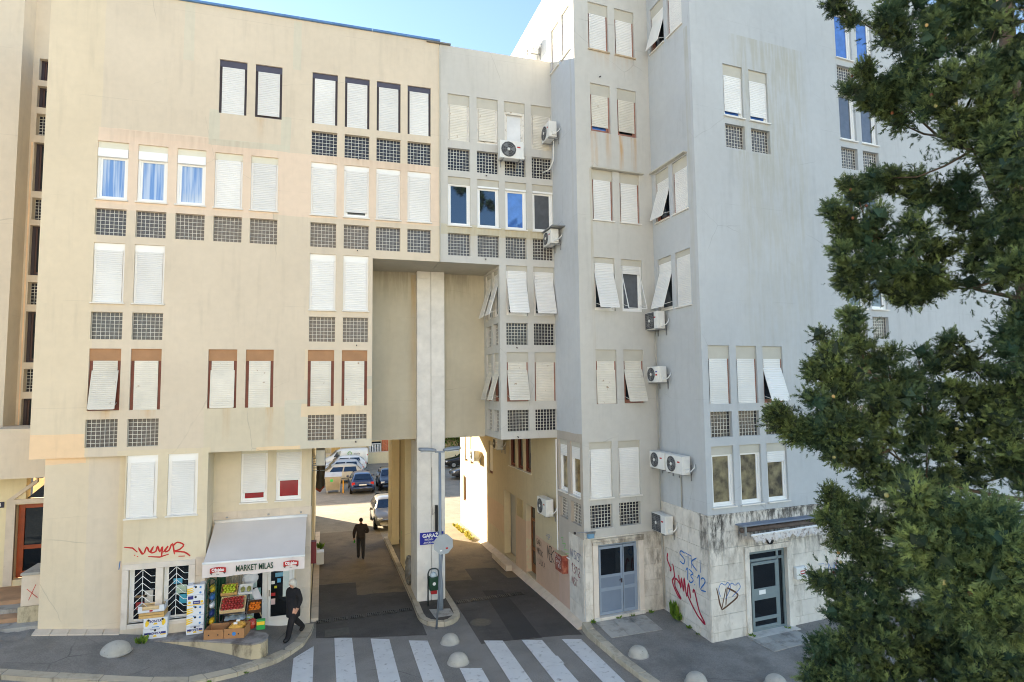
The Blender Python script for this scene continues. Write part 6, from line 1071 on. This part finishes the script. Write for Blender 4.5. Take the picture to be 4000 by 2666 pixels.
# ================================================================== TREES AND PLANTS
TIPS = [(7.13,6.56,12.70,0.10),(7.05,5.75,12.02,0.13),(7.53,5.80,12.39,0.20),(7.09,6.15,11.49,0.10),(6.96,6.19,11.24,0.10),(7.12,6.04,11.07,0.10),(7.33,5.97,11.28,0.12),(7.34,6.07,10.96,0.06),(7.36,5.65,11.36,0.16),(7.16,5.29,11.59,0.20),(7.30,5.25,10.97,0.18),(7.45,5.20,10.46,0.14),(7.30,5.35,10.68,0.10),(7.43,5.00,11.02,0.30),(7.77,4.89,11.51,0.35),(7.97,4.83,10.85,0.30),(7.80,5.30,12.00,0.35),(7.70,4.91,10.53,0.20),(7.69,4.71,9.96,0.25),(7.62,4.94,10.10,0.14),(7.57,4.74,9.65,0.16),(8.30,5.77,9.91,0.10),(7.86,4.86,9.30,0.25),(8.30,5.35,9.19,0.25),(6.78,6.46,9.62,0.14),(7.20,6.54,10.00,0.16),(6.88,6.43,9.31,0.15),(6.75,6.37,8.93,0.14),(6.87,6.43,8.64,0.13),(7.50,6.44,10.06,0.18),(7.76,6.25,10.05,0.20),(8.11,6.15,9.89,0.20),(7.12,6.14,9.44,0.25),(7.50,6.02,9.25,0.30),(7.11,6.25,8.86,0.25),(7.60,6.20,8.76,0.25),(7.95,6.09,8.99,0.30),(8.34,5.97,9.60,0.25),(8.15,5.82,8.89,0.30),(7.91,6.21,8.53,0.14),(7.56,6.32,8.47,0.10),(8.03,5.02,8.66,0.15),(6.20,6.22,7.75,0.14),(6.21,6.11,7.49,0.20),(6.13,6.25,7.38,0.16),(6.00,6.18,6.99,0.18),(5.72,6.48,6.79,0.10),(5.90,6.42,6.62,0.11),(5.70,6.59,6.76,0.08),(6.09,6.26,6.60,0.18),(6.84,6.34,8.03,0.12),(6.88,6.22,7.67,0.20),(7.17,6.13,7.49,0.25),(7.75,6.15,7.49,0.25),(8.16,6.03,7.67,0.20),(8.26,5.26,7.94,0.15),(8.17,5.18,7.45,0.30),(6.49,6.13,7.09,0.25),(6.47,6.14,6.65,0.25),(6.96,5.98,6.98,0.30),(6.97,6.09,6.47,0.30),(7.48,5.92,6.91,0.30),(7.60,5.99,6.39,0.30),(7.94,5.68,7.08,0.30),(7.95,5.67,6.52,0.30),(8.08,5.32,6.86,0.30),(7.98,5.24,6.29,0.30),(6.50,6.34,6.24,0.16),(6.79,6.25,6.07,0.20),(6.63,6.61,5.68,0.13),(6.54,6.54,5.35,0.14),(6.63,6.51,5.10,0.14),(7.01,6.49,5.44,0.20),(6.93,6.41,5.01,0.20),(7.46,6.35,5.78,0.20),(7.40,6.27,5.34,0.30),(7.13,6.14,4.84,0.30),(8.26,6.41,5.85,0.25),(7.62,5.99,4.94,0.30),(6.66,6.39,4.65,0.20),(6.23,6.42,4.65,0.14),(6.35,6.39,4.35,0.18),(6.59,6.21,4.33,0.25),(7.01,6.07,4.32,0.30),(5.91,6.11,3.98,0.16),(5.71,6.06,3.75,0.16),(6.23,6.00,3.98,0.25),(6.02,5.86,3.66,0.30),(6.66,5.87,3.92,0.30),(6.41,5.74,3.56,0.30),(7.58,6.00,4.28,0.30),(7.30,5.88,3.72,0.30),(7.59,5.58,4.17,0.30),(7.20,5.28,3.79,0.30),(7.90,5.27,4.49,0.30),(7.48,4.98,4.02,0.30),(5.57,5.79,3.57,0.20),(6.28,5.36,3.48,0.30),(6.82,4.98,3.57,0.30),(4.84,3.93,6.24,0.12),(4.88,3.81,6.08,0.14),(4.76,3.85,5.87,0.12),(4.99,3.67,6.13,0.15),(4.94,3.58,5.88,0.18),(4.86,3.71,5.75,0.14),(5.03,3.45,5.90,0.18),(4.97,3.36,5.64,0.20),(4.91,3.69,5.48,0.12),(4.90,3.49,5.45,0.15),(5.01,3.35,5.35,0.15),(5.15,3.51,6.08,0.12),(4.97,3.26,5.86,0.20),(8.21,4.75,11.29,0.40),(8.23,4.75,10.20,0.35),(8.38,4.91,9.19,0.35),(8.30,4.93,8.12,0.35),(8.22,4.96,7.07,0.35),(7.96,4.83,6.08,0.35),(7.32,4.51,5.26,0.35),(7.59,4.74,4.25,0.35),(7.78,5.31,12.47,0.40),(7.53,5.81,12.83,0.40),(8.02,4.81,12.18,0.40)]
def leafmat(name, c0, c1, c2):
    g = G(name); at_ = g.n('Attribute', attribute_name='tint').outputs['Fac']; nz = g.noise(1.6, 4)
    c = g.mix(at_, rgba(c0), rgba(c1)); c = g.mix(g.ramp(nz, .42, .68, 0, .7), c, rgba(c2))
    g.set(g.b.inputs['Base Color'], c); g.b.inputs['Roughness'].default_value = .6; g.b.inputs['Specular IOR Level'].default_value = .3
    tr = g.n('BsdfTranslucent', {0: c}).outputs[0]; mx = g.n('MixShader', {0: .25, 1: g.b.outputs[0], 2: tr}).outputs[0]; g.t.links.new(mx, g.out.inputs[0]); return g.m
def quads_mesh(name, P, tint, m):
    """P: (n,k,3) faces of k corners, one tint each"""
    n, k = P.shape[:2]; me = bpy.data.meshes.new(name); me.vertices.add(k*n); me.vertices.foreach_set('co', P.reshape(-1).astype(np.float32)); me.loops.add(k*n); me.loops.foreach_set('vertex_index', np.arange(k*n, dtype=np.int32))
    me.polygons.add(n); me.polygons.foreach_set('loop_start', np.arange(0, k*n, k, dtype=np.int32)); me.polygons.foreach_set('loop_total', np.full(n, k, np.int32)); a = me.attributes.new('tint', 'FLOAT', 'POINT'); a.data.foreach_set('value', np.repeat(tint, k).astype(np.float32)); me.materials.append(m); me.update(); return me
def frame_from(d):
    d = d/np.linalg.norm(d, axis=1, keepdims=True); r = rng.normal(size=d.shape); a = np.cross(d, r); a /= np.linalg.norm(a, axis=1, keepdims=True); return d, a, np.cross(d, a)
def sprig():
    q = []; L = .125
    def strand(b, d, ln, w_):
        b = np.array(b); d = np.array(d)/np.linalg.norm(d); s_ = np.cross(d, [.13, .2, 1]); s_ /= np.linalg.norm(s_); q.append([b-s_*w_, b+s_*w_, b+d*ln])
    strand((0, 0, 0), (1, 0, 0), L*1.2, .0045)
    for k in range(8):
        x = L*(.05+.115*k); ln = .06*(1-.075*k)*rng.uniform(.7, 1.25); a_ = rng.random()*6.283
        for j_ in range(2): strand((x, 0, 0), (rng.uniform(.6, 1.1), .7*math.cos(a_+j_*3.1), .7*math.sin(a_+j_*3.1)), ln, .006)
        strand((x+.02, .02*math.cos(a_), .02*math.sin(a_)), (.9, .3*math.cos(a_), .3*math.sin(a_)), ln*.6, .005)
    return np.array(q)
TR = Vector((9.75, 6.0, 0)); cy = thing('cypress_tree', 'large dense cypress tree filling the right edge, dotted with small cones', 'tree', TR)
m_bark = mat('bark_greybrown', lin(84, 72, 60), .9, .25, 9, bump=.8, bsc=25)
MB().tube([(9.75, 6.0, -.1), (9.72, 6.02, 2), (9.78, 5.98, 6), (9.75, 6.0, 10), (9.75, 6.0, 20)], [.3, .24, .19, .12, .04], 10).build('trunk', m_bark, cy, smooth=True)
br = MB(); cen, drs, sca, tn = [], [], [], []
for _ in range(36):
    a_ = rng.random()*6.283; TIPS.append((10.5+.9*math.cos(a_)*rng.random(), 6.0+1.3*math.sin(a_)*rng.random(), 2.6+14.4*_/36+rng.uniform(-.3, .3), .32))
for _ in range(13): TIPS.append((rng.uniform(6.9, 9.6), rng.uniform(5, 7), rng.uniform(15.3, 19.5), .3))
mids = []; blobs = []
for (x, y, z, r) in TIPS:
    tip = Vector((x, y, z)); hd_ = math.hypot(x-9.75, y-6.0); near = hd_ > 5; zb = max(1.5, z-.35*hd_-.2); base = Vector((9.75, 6.0, zb))
    cand = [q for q in mids if (q-tip).length < 1.5 and (q-base).length < (tip-base).length-.2 and q.z < z+.2]
    if cand: base = min(cand, key=lambda q: (q-tip).length)
    ln_ = (tip-base).length; mid = base.lerp(tip, .55)-Vector((0, 0, .1*ln_)); pts = [base, base.lerp(mid, .5)-Vector((0, 0, .03)), mid, mid.lerp(tip, .55)+Vector((0, 0, .03)), tip]; mids += [pts[2], pts[3]]
    k_ = 1 if not cand else .55; br.tube(pts, [.034*k_, .026*k_, .018*k_, .011*k_, .005], 5)
    ax = ((tip-mid).normalized()+Vector((0, 0, .3))).normalized(); ax_ = np.array(ax); n = int(310+980*r); Lp = .35+1.5*r
    e1 = np.cross(ax_, [.3, .2, .9]); e1 /= np.linalg.norm(e1); e2 = np.cross(ax_, e1); K = int(6+34*r)
    tb = rng.beta(1.4, 1.1, K)*Lp; rbk = r*np.sqrt(rng.random(K))*(1.05-.9*(tb/Lp-.4)**2*2).clip(.25, 1); pk = rng.random(K)*6.283
    bc = np.array(tip)-ax_*Lp*.78+ax_*tb[:, None]+(e1*np.cos(pk)[:, None]+e2*np.sin(pk)[:, None])*rbk[:, None]; bc[:, 2] -= .1*rbk; brad = rng.uniform(.07, .15, K); bt_ = rng.normal(size=K)*.16
    w_ = rng.integers(0, K, n); dv = rng.normal(size=(n, 3)); dv /= np.linalg.norm(dv, axis=1, keepdims=True); fr_ = rng.random(n)**.45
    c = bc[w_]+dv*(brad[w_]*fr_)[:, None]*np.array([1, 1, .85]); d = dv+ax_*.35+np.array([0, 0, .12])+rng.normal(size=(n, 3))*.3
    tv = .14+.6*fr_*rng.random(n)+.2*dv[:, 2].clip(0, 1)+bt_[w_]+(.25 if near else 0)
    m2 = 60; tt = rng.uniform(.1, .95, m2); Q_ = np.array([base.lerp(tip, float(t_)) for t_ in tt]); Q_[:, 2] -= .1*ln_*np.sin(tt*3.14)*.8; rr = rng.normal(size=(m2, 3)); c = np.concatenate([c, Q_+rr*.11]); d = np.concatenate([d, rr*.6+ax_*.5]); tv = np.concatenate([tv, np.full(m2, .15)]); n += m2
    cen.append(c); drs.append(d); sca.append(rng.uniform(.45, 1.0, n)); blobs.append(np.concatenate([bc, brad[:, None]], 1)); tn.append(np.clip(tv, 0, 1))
cen = np.concatenate(cen); drs = np.concatenate(drs); sca = np.concatenate(sca); tn = np.concatenate(tn)
br.build('limbs', m_bark, cy, smooth=True)
SPR = [sprig() for _ in range(4)]; allq, allt = [], []; pick = rng.integers(0, 4, len(cen)); d, a, b = frame_from(drs)
for k in range(4):
    i = pick == k; Q = SPR[k]; W = (Q[None, :, :, 0, None]*d[i][:, None, None, :]+Q[None, :, :, 1, None]*a[i][:, None, None, :]+Q[None, :, :, 2, None]*b[i][:, None, None, :])*sca[i][:, None, None, None]+cen[i][:, None, None, :]
    allq.append(W.reshape(-1, 3, 3)); allt.append(np.repeat(tn[i], len(Q)))
BB = np.concatenate(blobs); OC = np.array([(1, 0, 0), (-1, 0, 0), (0, 1, 0), (0, -1, 0), (0, 0, 1), (0, 0, -1)], float); OF = [(0, 2, 4), (2, 1, 4), (1, 3, 4), (3, 0, 4), (2, 0, 5), (1, 2, 5), (3, 1, 5), (0, 3, 5)]
d0, d1, d2 = frame_from(rng.normal(size=(len(BB), 3))); PV = (OC[None, :, 0, None]*d0[:, None]+OC[None, :, 1, None]*d1[:, None]+OC[None, :, 2, None]*d2[:, None])*(BB[:, 3, None, None]*rng.uniform(.6, .95, (len(BB), 6, 1)))+BB[:, None, :3]
allq.append(np.concatenate([PV[:, f_] for f_ in OF])); allt.append(np.zeros(len(BB)*8))  # dark solid cores added inside the clumps to block light and deepen shade
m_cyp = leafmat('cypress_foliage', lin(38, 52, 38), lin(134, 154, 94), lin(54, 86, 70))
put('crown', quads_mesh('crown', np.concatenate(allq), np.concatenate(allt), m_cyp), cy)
print('foliage quads', sum(len(q) for q in allq))
cm = [MB().ball((0, 0, 0), .021, .021, .022, 8).mesh('cone', mat('cone_%d' % k, lin(*c), .7, .2, 20), True) for k, c in enumerate(((130, 80, 52), (156, 132, 84), (104, 66, 46), (140, 138, 92)))]
for i in rng.choice(len(cen), 110, replace=False):
    p = Vector(cen[i])+Vector(d[i]).normalized()*.09; put('cone', cm[int(rng.integers(0, 4))], cy, Matrix.Translation(p)@Matrix.Diagonal((1, 1, 1.1, 1)))
def leafy(name, label, x, y, z0, h, r, nq, lw, m, cat='tree', seed=1):
    t = thing(name, label, cat, (x, y, z0)); MB().tube([(x, y, z0), (x+.1, y, z0+h*.4), (x, y, z0+h*.75)], [.16, .12, .05], 8).build('trunk', m_bark, t); lb_ = MB(); C_ = []
    for k in range(26):
        a = k*2.4; q = Vector((x+math.cos(a)*r*.8*random.random(), y+math.sin(a)*r*.8*random.random(), z0+h*random.uniform(.4, .95))); lb_.tube([(x, y, z0+h*.35), tuple(q)], [.05, .015], 5); C_.append((q, random.uniform(.25, .42)*r))
    lb_.build('limbs', m_bark, t); n = nq; ix = rng.integers(0, len(C_), n); c = np.array([C_[i][0] for i in ix])+rng.normal(size=(n, 3))*np.array([C_[i][1]*.55 for i in ix])[:, None]; d_, a_, b_ = frame_from(rng.normal(size=(n, 3))+np.array([0, 0, .4])); P = np.stack([c, c+d_*lw*.5+a_*lw*.3, c+d_*lw, c+d_*lw*.5-a_*lw*.3], 1); put('crown', quads_mesh('crown', P, rng.random(n), m), t); return t
m_bro = leafmat('broadleaf_foliage', lin(58, 86, 40), lin(120, 146, 66), lin(80, 110, 50)); leafy('broadleaf_tree', 'round green tree behind the cars beyond the right passage', 14.5, 66, -.4, 5.5, 3.6, 9000, .28, m_bro)
def weed(x, y, z, label, n=26, h=.25, sp=.18, m=None, g=None):
    c = np.zeros((n, 3)); an_ = rng.random(n)*6.283; c[:, 0] = x+np.cos(an_)*sp*.3*rng.random(n); c[:, 1] = y+np.sin(an_)*sp*.3*rng.random(n); c[:, 2] = z; dr_ = np.stack([np.cos(an_)*sp*2.5*rng.random(n), np.sin(an_)*sp*2.5*rng.random(n), h*2.2*np.ones(n)], 1); d_, a_, b_ = frame_from(dr_); ln = (h*rng.uniform(.5, 1.1, n))[:, None]; wd = ln*.16; P = np.stack([c, c+d_*ln*.5+a_*wd, c+d_*ln+np.array([0, 0, -.02]), c+d_*ln*.5-a_*wd], 1)
    o = put('weed_tuft', quads_mesh('weed_tuft', P, rng.random(n), m or m_weed)); tag(o, label, 'weed', g)
m_weed = leafmat('weed_leaves', lin(70, 100, 40), lin(130, 160, 60), lin(96, 130, 50)); m_dry = leafmat('dry_grass', lin(150, 140, 60), lin(190, 180, 90), lin(130, 140, 60))
weed(-4.45, 18.45, .6, 'leafy weed sprouting beside the flattened dome bollard', 30, .28, .22); weed(10.2, 16.35, .2, 'tall leafy weed growing up the stone base below the crimson graffiti', 60, .55, .2); weed(10.22, 16.2, .2, 'low weeds at the foot of the tall weed', 30, .25, .2)
for k, (x, y, lab) in enumerate(((7.75, 16.86, 'small weed at the corner post of the blue-grey door'), (8.6, 16.92, 'green tuft under the blue-grey door leaf'), (9.1, 16.95, 'green tuft under the narrow door leaf'), (9.75, 17.0, 'weed clump between the blue-grey door and the drain pipe'))): weed(x, y, .2, lab, 26, .13, .16, g='weeds by the blue-grey door')
weed(11.65, 14.72, .1, 'weed beside the right entrance doorstep', 26, .15, .16); weed(13.0, 14.85, .1, 'weed at the right end of the entrance doorstep', 20, .12, .14)
weed(10.25, 15.7, .15, 'low weed midway along the graffitied stone flank', 22, .14, .15); weed(10.27, 15.3, .12, 'low weed near the outer end of the graffitied flank', 20, .1, .13)
for k, (x, y) in enumerate(((-1.75, 16.92), (-2.5, 16.4), (7.45, 16.0), (7.5, 14.9))): weed(x, y, zr(x, y)+(.02), ('grass tuft in the kerb joint below the shop platform', 'grass tuft in the kerb joint farther left of the shop', 'grass tuft at the foot of the right kerb near the passage', 'grass tuft at the right kerb by the last zebra stripe')[k], 18, .1, .1)
for k in range(3): weed(-4.0+k*.75, 18.45-k*.3, .5-.1*k, ('weed at the upper end of the platform wall', 'weed halfway along the platform wall', 'weed at the low end of the platform wall')[k], 14, .08, .1)
weed(-.02, 30.2, -.25, 'yellow-green weed on the kerb of the left passage', 40, .35, .25, m_weed)
for k in range(7): weed(7.05-.02*k, 29.4+k*.5, -.25, 'dry grass growing along the sunlit passage wall', 34, .28, .3, m_dry, 'dry grass along the sunlit passage wall')
